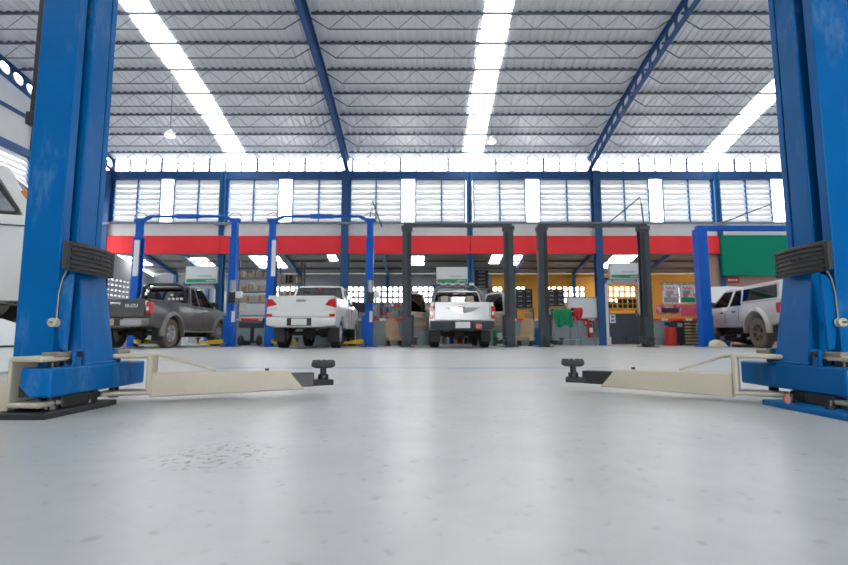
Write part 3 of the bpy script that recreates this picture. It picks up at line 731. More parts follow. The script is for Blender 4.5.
# ================================================================ VEHICLES (local: +y forward, x right, z up; y = 0 at the rear axle)
def wheel(par, x, y, r, w, side, tm, rm):
    pr = [(r * .60, -w * .42), (r * .70, -w * .5), (r * .90, -w * .5), (r * .975, -w * .42), (r, -w * .3), (r, w * .3), (r * .975, w * .42), (r * .90, w * .5), (r * .70, w * .5), (r * .60, w * .42)]
    mb = MB().lathe(pr, (0, 0, 0), 30, 'x', caps=False)
    for k in range(30):
        a = 2 * PI * k / 30
        mb.box((.0, math.cos(a) * r * .995, math.sin(a) * r * .995), (w * .8, .035, .018), Matrix.Rotation(a - PI / 2, 3, 'X'))
    t = mb.build('wheel', tm, par, loc=(x, y, r))
    R_ = r * .63; s = side; rb = MB()
    rb.lathe([(R_, -w * .3), (R_, s * w * .40), (R_ * .93, s * w * .42), (R_ * .86, s * w * .36), (R_ * .86, s * w * .05), (0, s * w * .05)] if s > 0 else [(0, -w * .05), (R_ * .86, -w * .05), (R_ * .86, -w * .36), (R_ * .93, -w * .42), (R_, -w * .40), (R_, w * .3)], (0, 0, 0), 24, 'x')
    for k in range(6):
        a = 2 * PI * k / 6 + .2
        c, sn = math.cos(a), math.sin(a)
        rb.bar((s * w * .26, 0, 0), (s * w * .34, c * R_ * .9, sn * R_ * .9), .075, .05, up=(1, 0, 0))
    rb.cyl((s * w * .05, 0, 0), (s * w * .33, 0, 0), R_ * .26, 14)
    rb.build('rim', rm, t)
    return t
def pickup(name, label, loc, rz, o):
    r = thing(name, label, o.get('cat', 'pickup truck'), loc, rz)
    hw, zs, belt, rail, roof = o['hw'], o['sill'], o['belt'], o['rail'], o['roof']
    rw, tw, wb = o['rw'], o.get('tw', .25), o.get('wb', 2.9)
    yr, yf = -o.get('rear', 1.12), wb + o.get('front', .86)
    bf = o['bedfront']; A0 = o['Abase']; AR = o.get('Aroof', A0 - .62); CR = o.get('Croof', bf + .16)
    ra = o.get('arch', rw + .10); hood0, hood1 = belt - .02, belt - .16; paint = o['paint']
    wagon = o.get('wagon', False); floor_z = zs + .35
    zw = o.get('zw', rw)
    def zb(y):
        z = zs + (.06 if y > wb + .5 or y < -.75 else 0)
        for ya in (0, wb):
            if abs(y - ya) < ra: z = max(z, zw + math.sqrt(ra * ra - (y - ya) ** 2))
        return z
    ys = set([yr + .05, yf, yf - .06, yf - .2, yf - .45, A0 + .02, A0, bf, bf - .001, bf + .001, wb / 2, (bf + A0) / 2])
    for ya in (0, wb):
        for k in range(-10, 11): ys.add(round(ya + ra * math.sin(k / 10 * PI / 2), 4))
        ys.add(ya - ra - .002); ys.add(ya + ra + .002)
    ys = sorted(y for y in ys if yr + .05 <= y <= yf)
    def wid(y, z):
        w = hw
        if y > wb + .2: w *= 1 - .16 * ((y - wb - .2) / (yf - wb - .2)) ** 2
        t = (z - zs) / max(.01, belt - zs)
        return w * (1 - .05 * max(0, (.35 - t)) ** 1.2 - .045 * max(0, t - .62) ** 1.3 * 2)
    secs = []
    for y in ys:
        b = zb(y); bed = y < bf and not wagon
        if bed: tz = rail
        elif y <= A0 + .001: tz = belt
        else: tz = hood0 + (hood1 - hood0) * ((y - A0) / (yf - A0)) ** 1.5
        if y > yf - .05: tz -= .06
        zsl = [b + (tz - b) * t for t in (0, .12, .35, .6, .85, .96, 1)]
        rt = [(wid(y, z) - (.015 if i == 6 else 0), y, z) for i, z in enumerate(zsl)]
        wi = wid(y, tz) - .075; zi = max(floor_z, b + .02) if bed else tz + .012
        ring = rt + [(wi, y, tz), (wi - .01, y, zi), (-wi + .01, y, zi), (-wi, y, tz)] + [(-x, yy, z) for x, yy, z in rt[::-1]]
        secs.append(ring)
    mb = MB().loft(secs); body = mb.build('body', paint, r, ang=30)
    for ya in ((0, wb) if o.get('flare') else ()):
        for s in (-1, 1):
            fl = MB(); n = 14; sc = []
            for k in range(n + 1):
                an = -.12 + (PI + .24) * k / n; cy, cz = ya + ra * math.cos(an), zw + ra * math.sin(an); c2, z2 = ya + (ra + .10) * math.cos(an), zw + (ra + .10) * math.sin(an)
                x0 = s * (hw - .06); x1 = s * (hw + .055); x2 = s * (hw + .0)
                sc.append([(x0, cy, cz), (x1, cy, cz), (x1 - s * .01, (cy + c2) / 2, (cz + z2) / 2), (x2, c2, z2), (x0, c2, z2)])
            fl.loft(sc).build('wheel_arch_flare', o['flare'], body)
    # door shut lines and handles as thin parts
    ncab = o.get('pillars')
    # greenhouse
    hb, hr = wid(0, belt) - .045, hw * .79
    zrb = roof - .085
    def side(f, s, z):   # point on the side glass plane: f 0 = rear .. 1 = windscreen
        t = (z - belt) / (zrb - belt); yb = bf + (A0 - bf) * f; yt = CR + (AR - CR) * f
        return Vector((s * (hb + (hr - hb) * t), yb + (yt - yb) * t, z))
    c0 = o.get('rearbase', bf)
    def sec(z, ins): 
        a, c = side(0, 1, z), side(1, 1, z); x = a.x - ins; y0 = a.y + ins * .7; y1 = c.y - ins * .9; k = .10
        pts = [(x, y0 + k), (x, y1 - k), (x - k * .4, y1 - k * .3), (x - 2.2 * k, y1 + .03), (0, y1 + .075), (-x + 2.2 * k, y1 + .03), (-x + k * .4, y1 - k * .3), (-x, y1 - k), (-x, y0 + k), (-x + k * .3, y0 + k * .3), (-x + 1.2 * k, y0), (0, y0 - .02), (x - 1.2 * k, y0), (x - k * .3, y0 + k * .3)]
        return [(px, py, z) for px, py in pts]
    rfm = MB()
    sA = [(q[0], q[1], q[2]) for q in sec(zrb, 0)]
    sB = [(q[0], q[1], roof - .045) for q in sec(zrb, .012)]
    sC = [(q[0], q[1], roof - .012) for q in sec(zrb, .06)]
    sD = [(q[0], q[1], roof) for q in sec(zrb, .17)]
    rfm.loft([sA, sB, sC, sD]).build('roof', paint, r, ang=50)
    fr = o['pillars']
    for s in (-1, 1):
        for f, w in fr:
            MB().loft([[side(f, s, z) + Vector((dx * s, dy, 0)) for dx, dy in ((.004, -w / 2), (.004, w / 2), (-.05, w / 2), (-.05, -w / 2))] for z in (belt - .03, zrb + .02)]).build('pillar', paint, r, bevel=.006)
    for s in (-1, 1):
        for (f0, w0), (f1, w1) in zip(fr, fr[1:]):
            L = A0 - bf; a0, a1 = f0 + w0 / 2 / L, f1 - w1 / 2 / L
            q = [side(a0, s, belt), side(a1, s, belt), side(a1, s, zrb + .01), side(a0, s, zrb + .01)]
            MB().prism([p - Vector((s * .012, 0, 0)) for p in q], (-s * .006, 0, 0)).build('side_window', o.get('glass', 'car_glass'), r, smooth=False)
    for nm, f, dy in (('rear_window', 0, -.01), ('windscreen', 1, .045)):
        a, c, d, e = side(f, 1, belt - .01), side(f, -1, belt - .01), side(f, -1, zrb + .02), side(f, 1, zrb + .02)
        k = .05
        q = [a + Vector((-k, dy, 0)), c + Vector((k, dy, 0)), d + Vector((k * .8, dy, 0)), e + Vector((-k * .8, dy, 0))]
        w_ = MB().prism(q, (0, -.006 if f else .006, 0)).build(nm, o.get('glass', 'car_glass'), r, smooth=False)
        if f == 0 and not wagon:
            fm = MB()
            for i in range(4): fm.bar(q[i] - Vector((0, .004, 0)), q[(i + 1) % 4] - Vector((0, .004, 0)), .035, .02, up=(0, 1, 0))
            fm.build('window_seal', 'dark_trim', w_)
    # seats seen through the glass
    for s in (-1, 1):
        yy = A0 - 1.35
        st = MB(); st.loft([[(s * .38 + dx, yy - .06 + (z - belt) * -.2 + dy, z) for dx, dy in ((-.22 * k, -.05), (.22 * k, -.05), (.22 * k, .05), (-.22 * k, .05))] for z, k in ((belt - .05, 1), (belt + .15, .95), (belt + .22, .6))])
        st.bb((s * .38 - .11, yy - .19, belt + .23), (s * .38 + .11, yy - .1, belt + .40)); st.build('seat', o.get('trim', 'dark_trim'), r, bevel=.02)
    sw = [(-.38 + .18 * math.cos(2 * PI * k / 16), A0 - .72 + .06 * math.sin(2 * PI * k / 16), belt + .02 + .17 * math.sin(2 * PI * k / 16)) for k in range(17)]
    MB().tube(sw, .014, 6).build('steering_wheel', 'dark_trim', r)
    # mirrors
    for s in (-1, 1):
        q = side(.93, s, belt + .1); mb = MB(); mb.loft([[(q.x + s * .10 + dx, q.y + dy, q.z + dz) for dx, dz in ((-.10, -.07), (.10, -.06), (.11, .07), (-.08, .10))] for dy in (-.04, .06)]); mb.bar((q.x - s * .03, q.y, q.z - .06), (q.x + s * .06, q.y, q.z - .03), .04, .04); mb.build('mirror', o.get('mirror', 'dark_trim'), r, bevel=.02)
    # door lines + handles
    if not wagon:
        ln = MB()
        for s in (-1, 1):
            for f in o.get('shut', (.06, .55, .97)):
                y = bf + (A0 - bf) * f
                if abs(y) < ra or abs(y - wb) < ra: continue
                za, zb2 = zs + .12, belt - .01
                for i in range(6):
                    z0, z1 = za + (zb2 - za) * i / 6, za + (zb2 - za) * (i + 1) / 6
                    ln.bar((s * (wid(y, z0) + .000), y, z0), (s * (wid(y, z1) + .000), y, z1), .010, .006, up=(0, 1, 0))
        ln.build('door_gap', 'dark_trim', body, smooth=False)
        for s in (-1, 1):
            for f in o.get('handles', (.62,)):
                y = bf + (A0 - bf) * f; z = belt - .16
                MB().bb((s * wid(y, z) - .02, y - .09, z - .018), (s * wid(y, z) + .022, y + .09, z + .018)).build('door_handle', o.get('handle', 'dark_trim'), r, bevel=.012)
    # tailgate, lamps, bumper
    wt = wid(yr, rail) - o.get('lampw', .11); zt0 = o.get('tg0', zs + .24)
    if not wagon:
        mb = MB(); mb.loft([[(-x, yr + dy, z) for x, z in ((wt, zt0), (wt, rail + .0), (-wt, rail + .0), (-wt, zt0))] for dy in (.045, -.005)])
        tg = mb.build('tailgate', paint, r, bevel=.014)
        mb = MB(); mb.bb((-wt + .06, yr - .010, zt0 + .03), (wt - .06, yr - .003, zt0 + .055)); mb.bb((-wt + .04, yr - .016, rail - .05), (wt - .04, yr - .003, rail - .025)); mb.build('pressed_rib', paint, tg, bevel=.003)
        mb = MB(); mb.bb((-.13, yr - .022, rail - .155), (.13, yr - .006, rail - .085)); h = mb.build('tailgate_handle', o.get('tgh', 'chrome'), tg, bevel=.01)
        mb = MB().bb((-.09, yr - .026, rail - .145), (.09, yr - .021, rail - .13)); mb.build('handle_recess', 'dark_trim', h)
        r['tail'] = 0; del r['tail']
        lz0, lz1 = o.get('lamp', (rail - .36, rail - .08))
        for s in (-1, 1):
            xo = wid(yr, (lz0 + lz1) / 2)
            mb = MB(); style = o.get('lampstyle', 'tall')
            if style == 'sweep':
                poly = [(s * (xo - .26), lz0 + .06), (s * (xo + .012), lz0), (s * (xo + .012), lz1), (s * (xo - .14), lz1 - .02)]
            else:
                poly = [(s * (xo - .095), lz0), (s * (xo + .012), lz0), (s * (xo + .012), lz1), (s * (xo - .095), lz1)]
            mb.prism([(x, yr - .014, z) for x, z in poly], (0, .17, 0)); lm = mb.build('tail_lamp', 'red_lamp', r, bevel=.012)
            if style == 'sweep':
                MB().prism([(s * (xo - .30), yr - .016, lz0 - .05), (s * (xo - .02), yr - .016, lz0 - .07), (s * (xo - .02), yr - .016, lz0 - .01), (s * (xo - .25), yr - .016, lz0 + .03)], (0, .05, 0)).build('reversing_lens', 'clear_lamp', lm, bevel=.006)
                MB().prism([(s * (xo - .14), yr - .018, zt0 + .0), (s * (xo - .0), yr - .018, zt0 + .0), (s * (xo - .0), yr - .018, zt0 + .07), (s * (xo - .14), yr - .018, zt0 + .07)], (0, .05, 0)).build('reflector', 'red_lamp', lm, bevel=.006)
            else:
                zm = lz0 + (lz1 - lz0) * .42
                MB().bb((s * (xo - .045) - .035, yr - .020, zm - .045), (s * (xo - .045) + .035, yr - .012, zm + .045)).build('reversing_lens', 'clear_lamp', lm, bevel=.006)
    b0, b1 = o['bump']; bw = hw * .98; bm = MB(); sc = []
    for x in [-bw, -bw * .93, -bw * .6, 0, bw * .6, bw * .93, bw]:
        k = abs(x / bw); y = yr - .15 + .10 * max(0, (k - .6) / .4) ** 2; lo = b0 + .05 * max(0, (k - .55) / .45)
        sc.append([(x, y + .03, lo), (x, y, lo + .04), (x, y - .005, b1 - .03), (x, y + .03, b1), (x, yr + .12, b1), (x, yr + .12, lo)])
    bmp = bm.loft(sc).build('rear_bumper', o.get('bumpmat', paint), r, bevel=.012)
    pz = (b0 + b1) / 2 + .01; pm = MB().bb((-.30, yr - .160, pz - .09), (.30, yr - .148, pz + .10)); ps = pm.build('plate_recess', 'dark_trim', bmp, bevel=.006)
    pxo = o.get('platex', 0)
    MB().bb((pxo - .19, yr - .170, pz - .075), (pxo + .19, yr - .159, pz + .085)).build('number_plate', o.get('plate', 'plate_white'), bmp, bevel=.004)
    mb = MB(); yb = yf + .02; sc = []
    for x in [-bw * .86, -bw * .7, 0, bw * .7, bw * .86]:
        k = abs(x / bw); y = yb + .10 - .2 * k ** 3; sc.append([(x, y, b0 + .03), (x, y + .02, b0 + .1), (x, y, b1 + .1), (x, y - .25, b1 + .1), (x, y - .25, b0 + .03)])
    mb.loft(sc).build('front_bumper', o.get('bumpmat', paint), r, bevel=.012)
    for s in (-1, 1): MB().bb((s * hw * .62 - .14, yf - .05, belt - .36), (s * hw * .62 + .14, yf + .02, belt - .21)).build('headlamp', 'clear_lamp', r, bevel=.02)
    MB().bb((-hw * .42, yf - .03, belt - .37), (hw * .42, yf + .015, belt - .22)).build('grille', 'dark_trim', r, bevel=.01)
    # running gear
    for ya in (0, wb):
        for s in (-1, 1): wheel(r, s * (hw - tw / 2 - .03 + o.get('track', 0)), ya, rw, tw, s, o.get('tyre', 'tyre_rubber'), o.get('rim', 'alloy'))
    mb = MB(); hx = hw - tw - .02
    mb.cyl((-hx, 0, rw), (hx, 0, rw), .055, 10); mb.lathe([(.02, -.16), (.13, -.12), (.16, 0), (.13, .12), (.02, .16)], (.0, 0, rw), 16, 'x'); mb.build('rear_axle', 'under_dark', r)
    mb = MB(); mb.cyl((-hx, wb, rw), (hx, wb, rw), .05, 10); mb.bb((-.3, wb - .25, rw - .1), (.3, wb + .3, zs + .1)); mb.build('front_axle', 'under_dark', r)
    mb = MB()
    for s in (-1, 1):
        mb.bb((s * .48 - .05, yr + .02, zs + .02), (s * .48 + .05, wb + .6, zs + .16))
        mb.bar((s * .6, -.65, zs - .02), (s * .6, 0, rw + .09), .07, .03); mb.bar((s * .6, .65, zs - .02), (s * .6, 0, rw + .09), .07, .03)
        mb.cyl((s * .5, .12, rw + .05), (s * .42, .3, zs + .1), .04, 8)
    for y in (-.8, .5, 1.4, 2.2): mb.bb((-.5, y - .05, zs + .04), (.5, y + .05, zs + .13))
    mb.bb((-hw + .12, yr + .06, zs + .16), (hw - .12, wb + .5, zs + .2)); mb.build('chassis_frame', 'under_dark', r)
    mb = MB(); mb.cyl((0, .1, rw + .02), (0, wb - .3, zs + .04), .04, 10); mb.tube([(.3, wb - .4, zs), (.3, .6, zs + .0), (.34, .1, rw + .28), (.36, -.5, zs + .02), (.36, yr + .02, zs)], .03, 8); mb.cyl((.3, .8, zs), (.3, 1.5, zs), .075, 12); mb.build('exhaust', 'under_dark', r)
    if not wagon: MB().cyl((0, yr + .42, zs - .02), (0, yr + .42, zs + .17), .33, 22).build('spare_wheel', 'tyre_rubber', r, bevel=.03)
    for s in (-1, 1):
        if o.get('flaps', True): MB().bb((s * (hw - .16) - .14, -rw - .10, rw * .45), (s * (hw - .16) + .14, -rw - .085, zs + .12)).build('mud_flap', 'dark_trim', r, bevel=.004)
        if o.get('step'): mb = MB().bar((s * (hw - .02), ra + .1, zs - .06), (s * (hw - .02), wb - ra - .1, zs - .06), .14, .06); mb.build('side_step', o['step'], r, bevel=.015)
    return r, dict(wid=wid, side=side, yr=yr, yf=yf, hb=hb, hr=hr, zrb=zrb, tg=None if wagon else tg, body=body)
# ---- dark grey pickup at the left
gA, iA = pickup('pickup_truck', 'muddy dark grey pickup at the far left, tailgate towards the floor', (-7.52, 13.35, 0), math.radians(-1.5), dict(
    hw=.86, sill=.50, belt=1.17, rail=1.22, roof=1.76, rw=.38, paint='grey_paint', bedfront=1.02, Abase=2.55, pillars=[(0, .1), (.36, .09), (1, .08)], shut=(.10, .40, .96), handles=(.5,),
    bump=(.52, .74), bumpmat='flare_grey', lamp=(.86, 1.14), flare='flare_grey', tyre='muddy_tyre', step='flare_grey', plate='plate_amber', platex=-.1, tgh='chrome', mirror='dark_trim', tg0=.76))
text('ISUZU', .115, 'sticker_white', iA['tg'], (.40, iA['yr'] - .012, 1.045), (PI / 2, 0, 0))
for s in (-1, 1): MB().bb((s * .5 - .26, iA['yr'] - .17, .56), (s * .5 + .26, iA['yr'] - .155, .70)).build('bumper_step', 'bare_steel', gA, bevel=.01)
mb = MB(); mb.tube([(-.66, 1.06, 1.2), (-.58, 1.0, 1.70), (-.4, .98, 1.79), (.4, .98, 1.79), (.58, 1.0, 1.70), (.66, 1.06, 1.2)], .045, 10); mb.build('roll_bar', 'dark_trim', gA)
# stickers in the rear window
mb = MB()
q = iA['side'](0, 1, 1.35)
for k in range(4): mb.bb((.12 + k * .12, q.y - .075, 1.34), (.20 + k * .12, q.y - .07, 1.41))
for k in range(3): mb.bb((.17 + k * .12, q.y - .03, 1.46), (.25 + k * .12, q.y - .025, 1.52))
mb.build('window_stickers', 'sticker_white', gA, smooth=False)
# ---- white pickup
gB, iB = pickup('pickup_truck', 'clean white pickup with closed doors and swept red tail lamps', (-3.06, 13.55, 0), 0, dict(
    hw=.86, sill=.52, belt=1.22, rail=1.31, roof=1.78, rw=.38, paint='white_paint', bedfront=.95, Abase=2.6, pillars=[(0, .12), (.38, .08), (1, .08)], handles=(.5,), shut=(.10, .42, .96),
    bump=(.52, .76), lamp=(1.02, 1.24), lampstyle='sweep', lampw=.02, plate='plate_white', tg0=.79, arch=.47))
q = iB['side'](0, 1, 1.72); MB().bb((-.12, q.y - .06, 1.70), (.12, q.y - .02, 1.735)).build('brake_light', 'red_lamp', gB, bevel=.006)
# ---- white pickup with the doors open
gC, iC = pickup('pickup_truck', 'white pickup with both front doors swung open and a winged tailgate emblem', (.99, 14.1, 0), 0, dict(
    hw=.85, sill=.46, belt=1.10, rail=1.19, roof=1.68, rw=.36, paint='pearl_paint', bedfront=.85, Abase=2.3, pillars=[(0, .12), (.30, .09), (1, .08)], handles=(.22,), shut=(.10,),
    bump=(.45, .70), bumpmat='charcoal_steel', lamp=(.76, 1.08), lampw=.105, plate='plate_white', tg0=.71, mirror='pearl_paint', wb=2.75, front=.5, trim='beige_trim', tgh='pearl_paint'))
ty = iC['yr']
# emblem: wing-like decal
mb = MB(); mb.prism([(-.32, ty - .008, 1.03), (.0, ty - .008, 1.06), (.02, ty - .008, .90), (-.12, ty - .008, .915), (-.2, ty - .008, .97)], (0, -.004, 0)); mb.build('emblem', 'chrome', iC['tg'], smooth=False)
mb = MB(); mb.prism([(.02, ty - .008, 1.06), (.46, ty - .008, 1.045), (.30, ty - .008, .96), (.10, ty - .008, .90), (.03, ty - .008, .90)], (0, -.003, 0)); mb.prism([(-.46, ty - .007, 1.05), (-.30, ty - .007, 1.04), (-.22, ty - .007, .99), (-.36, ty - .007, 1.01)], (0, -.003, 0)); mb.build('emblem_wing', 'sticker_grey', iC['tg'], smooth=False)
mb = MB(); mb.tube([(.05 + .05 * math.cos(a * .5 + 1.2), ty - .014, .98 + .055 * math.sin(a * .5 + 1.2)) for a in range(10)], .008, 6); mb.build('emblem_mark', 'dark_trim', iC['tg'])
MB().bb((.34, ty - .165, .50), (.48, ty - .152, .62)).build('warning_sticker', 'red_lamp', gC)
MB().bb((-.07, ty - .012, 1.13), (.09, ty - .004, 1.16)).build('tailgate_label', 'orange_lamp', iC['tg'])
# sports bar and roof lamps
for s in (-1, 1):
    MB().loft([[(s * x + dx, y + dy, z) for dx, dy in ((-.06, -.08), (.06, -.08), (.06, .08), (-.06, .08))] for x, y, z in ((.76, .30, 1.17), (.70, .55, 1.52), (.60, .70, 1.70))]).build('sports_bar', 'sports_grey', gC, bevel=.02)
rb = MB().tube([(-.62, .72, 1.70), (-.5, .72, 1.76), (.5, .72, 1.76), (.62, .72, 1.70)], .045, 10).build('roof_bar', 'sports_grey', gC)
for k in range(4):
    x = -.42 + .28 * k
    MB().lathe([(.0, -.06), (.075, -.055), (.08, -.02), (.05, .04), (0, .05)], (x, .68, 1.84), 16, 'y').build('spot_lamp', 'dark_trim', rb); MB().bb((x - .075, .60, 1.80), (x + .075, .62, 1.87)).build('lamp_lens', 'clear_lamp', rb, bevel=.01)
# open doors: built closed (hinge at the front edge) then swung
for s in (-1, 1):
    L = 1.05; zt = 1.62; hx = .84
    D = bpy.data.objects.new('door', None)
    # local: x = -distance behind the hinge (along -y when closed)
    def dsec(off): return None
    mb = MB(); outer = [(0, .50), (-L * .93, .50), (-L, .62), (-L, 1.08), (0, 1.08)]
    mb.prism([(0, y, z) for y, z in outer], (s * .045, 0, 0))
    d = mb.build('door', 'pearl_paint', gC, bevel=.012)
    d.location = (s * hx, 2.26, 0); d.rotation_euler.z = s * math.radians(40)
    mb = MB(); mb.prism([(-s * .002, y, z) for y, z in ((-.05, .55), (-L * .90, .55), (-L + .05, .65), (-L + .05, 1.06), (-.05, 1.06))], (-s * .05, 0, 0)); tr = mb.build('door_lining', 'beige_trim', d, bevel=.02)
    mb = MB(); mb.bb((-s * .052, -L + .2, .86), (-s * .11, -.25, .93)); mb.bb((-s * .052, -L + .15, .60), (-s * .10, -.2, .70)); mb.build('armrest', 'beige_trim', tr, bevel=.02)
    MB().bb((-s * .053, -.42, .965), (-s * .075, -.26, .995)).build('inner_handle', 'chrome', tr, bevel=.006)
    zt = 1.66; fp = [(-.03, 1.08), (-.30, zt - .03), (-.42, zt), (-L + .16, zt), (-L + .06, zt - .05), (-L + .02, 1.08)]
    mb = MB()
    for a, c in zip(fp, fp[1:]): mb.bar((s * .02, *a), (s * .02, *c), .05, .05, up=(1, 0, 0))
    mb.build('window_frame', 'pearl_paint', d, bevel=.006)
    MB().prism([(s * .02, y, z) for y, z in fp], (s * .006, 0, 0)).build('door_glass', 'dark_glass', d, smooth=False)
    MB().bb((s * .045, -L + .08, .93), (s * .07, -L + .26, .965)).build('outer_handle', 'chrome', d, bevel=.01)
# ---- silver off-road pickup with a canopy and raised bonnet
gE, iE = pickup('pickup_truck', 'silver double-cab off-road pickup with canopy and raised bonnet at the right', (9.52, 13.0, 0), math.radians(-5), dict(
    hw=.86, sill=.57, belt=1.15, rail=1.19, roof=1.68, rw=.39, tw=.27, paint='silver_paint', bedfront=.72, Abase=2.55, pillars=[(0, .12), (.36, .08), (.45, .06), (1, .08)][0:1] + [(.42, .09), (1, .08)], handles=(.20, .58), shut=(.06, .46, .96),
    bump=(.52, .72), bumpmat='charcoal_steel', lamp=(.88, 1.12), lampw=.105, flare='silver_paint', tyre='muddy_tyre', rim='under_dark', arch=.50, zw=.46, tg0=.74, rear=1.05, track=.03, wb=2.85, front=.72))
wE, sE = iE['wid'], iE['side']
cz0, cz1 = 1.195, 1.70; y0, y1 = iE['yr'] + .02, .80
mb = MB(); hwE = wE(0, 1.17) - .02
mb.loft([[(x * k, y, z) for x, y in ((hwE, ya), (hwE, yb), (-hwE, yb), (-hwE, ya))] for k, ya, yb, z in ((1, y0, y1, cz0), (.92, y0 + .12, y1, cz1 - .08), (.88, y0 + .17, y1, cz1 - .02), (.70, y0 + .3, y1 - .04, cz1))])
cn = mb.build('canopy', 'silver_paint', gE, bevel=.02)
for s in (-1, 1):
    def cp(y, z): k = 1 - .08 * (z - cz0) / (cz1 - .08 - cz0); return (s * (hwE * k + .004), y, z)
    MB().prism([cp(y0 + .16, cz0 + .06), cp(y1 - .12, cz0 + .06), cp(y1 - .12, cz1 - .12), cp(y0 + .22, cz1 - .12)], (s * .004, 0, 0)).build('canopy_window', 'dark_glass', cn, smooth=False)
MB().prism([(-hwE * .84, y0 - .0 + .02, cz0 + .05), (hwE * .84, y0 + .02, cz0 + .05), (hwE * .8, y0 + .10, cz1 - .14), (-hwE * .8, y0 + .10, cz1 - .14)], (0, -.012, 0)).build('canopy_rear_window', 'dark_glass', cn, smooth=False)
# raised bonnet, propped from the windscreen base
mb = MB(); hy = 2.62; bl = .95; ca, sa = math.cos(math.radians(52)), math.sin(math.radians(52))
secs = []
for t in (0, .25, .5, .75, 1):
    w_ = .74 * (1 - .12 * t); secs.append([(x, hy + bl * t * ca - dz * sa, 1.14 + bl * t * sa + dz * ca + .02 * (1 - (x / .76) ** 2)) for x, dz in ((-w_, 0), (-w_ * .5, .02), (0, .025), (w_ * .5, .02), (w_, 0), (w_, -.03), (0, -.005), (-w_, -.03))])
mb.loft(secs).build('bonnet', 'white_paint', gE, bevel=.006)
# ---- raised white car at the left edge, seen from the side
rzW = math.radians(113); fwW = Vector((-math.sin(rzW), math.cos(rzW), 0)); rtW = Vector((math.cos(rzW), math.sin(rzW), 0))
nW = Vector((-3.36, 4.72, 0)); cW = nW + fwW * 1.06 + rtW * .84
gW, iW = pickup('saloon_car', 'white car raised above the floor at the left edge, beside the blue post', (cW.x, cW.y, .38), rzW, dict(cat='car', wagon=True,
    hw=.84, sill=.24, belt=1.04, rail=1.04, roof=1.60, rw=.31, tw=.2, paint='white_paint', bedfront=-.70, Abase=1.85, Aroof=1.1, Croof=-.40, pillars=[(0, .12), (.40, .07), (.66, .07), (1, .07)], wb=2.5, rear=1.0, front=.75,
    bump=(.26, .5), lampw=.1, flaps=False, arch=.37, glass='clear_glass'))
sd = iW['side']
L_ = 1.85 + .70
q = [sd(f, -1, z) + Vector((-.008, 0, 0)) for f, z in ((.06 / L_ + .005, 1.06), (.39, 1.06), (.39, 1.48), (.075, 1.48))]
mb = MB()
pts = []
for k in range(4):
    p, a, c_ = q[k], q[k - 1], q[(k + 1) % 4]
    for t in range(5):
        u = t / 4; e0 = p + (a - p).normalized() * .07; e1 = p + (c_ - p).normalized() * .07
        pts.append(e0 * (1 - u) ** 2 + p * 2 * u * (1 - u) + e1 * u * u)
pts.append(pts[0]); mb.tube(pts, .020, 8); mb.build('window_seal', 'dark_trim', gW)
mb = MB(); p0 = sd(-.035, -1, 1.10); p1 = sd(-.035, -1, 1.30); mb.bar(p0 + Vector((.0, 0, 0)), p1, .05, .05, up=(0, 1, 0)); mb.build('marker_lamp', 'orange_lamp', gW, bevel=.012)
mb = MB(); mb.bb((-.845, -.9, .93), (-.838, 2.4, .942)); mb.build('body_crease', 'dark_trim', gW)
for y, x in ((.55, -.4), (.55, .4), (1.8, -.4), (1.8, .4)):
    st = MB(); st.loft([[(x + dx * k, y + dy * k, z) for dx, dy in ((-1, -1), (1, -1), (1, 1), (-1, 1))] for k, z in ((.14, -.38), (.06, .0), (.06, .27))])
    st.build('axle_stand', 'red_plastic', gW, bevel=.008)
# ================================================================ THINGS ALONG THE BACK WALL
def box_px(u0, v0, u1, v1, Y, dy, mb=None):
    """solid whose front face at depth Y covers the given view rectangle"""
    a = P(u0, v1, Y); c = P(u1, v0, Y); zc = lambda p: p
    return (min(a.x, P(u0, v0, Y).x), Y, a.z), (c.x, Y + dy, c.z)
def rel(b, o): return tuple(Vector(b[0]) - o), tuple(Vector(b[1]) - o)
def simple(name, label, cat, b, m, bevel=.01, group=None):
    o = Vector(((b[0][0] + b[1][0]) / 2, (b[0][1] + b[1][1]) / 2, b[0][2])); x = MB().bb(*rel(b, o)).build(name, m, None, bevel=bevel, loc=o)
    return tag(x, label, cat, group)
# hung white signs with a green stripe over the three doors
for (u0, v0, u1, v1), lab in (((186, 266.5, 217, 283.5), 'white box sign with green stripe above the left doorway'), ((436.5, 267, 467.5, 283.5), 'white box sign with green stripe above the middle doorway, behind the open-doored pickup'), ((610.5, 263, 640, 279), 'white box sign with green stripe above the dark door')):
    b = box_px(u0, v0, u1, v1, YW - .3, .22); o = Vector(((b[0][0] + b[1][0]) / 2, YW - .3, b[0][2])); L = b[1][0] - b[0][0]; hh = b[1][2] - b[0][2]
    r = thing('hanging_sign', lab, 'sign', o)
    MB().bb((-L / 2, 0, 0), (L / 2, .22, hh)).build('sign_box', 'sign_white', r, bevel=.012)
    s = MB().bb((-L / 2 + .04, -.008, .04), (L / 2 - .02, .0, .27 * hh)).build('green_stripe', 'sign_green', r)
    for k in range(4): MB().bb((L * .18 + k * .075, -.013, .075), (L * .18 + k * .075 + .055, -.007, .27 * hh - .045)).build('sign_letter', 'sticker_white', s, smooth=False)
    MB().bb((-L * .12, -.006, .42 * hh), (L * .34, -.001, .42 * hh + .022)).build('small_print', 'sticker_grey', r, smooth=False)
    for x in (-L * .4, L * .4): MB().cyl((x, .12, -.08), (x, .12, 0), .02, 8).build('stand_off', 'frame_blue', r)
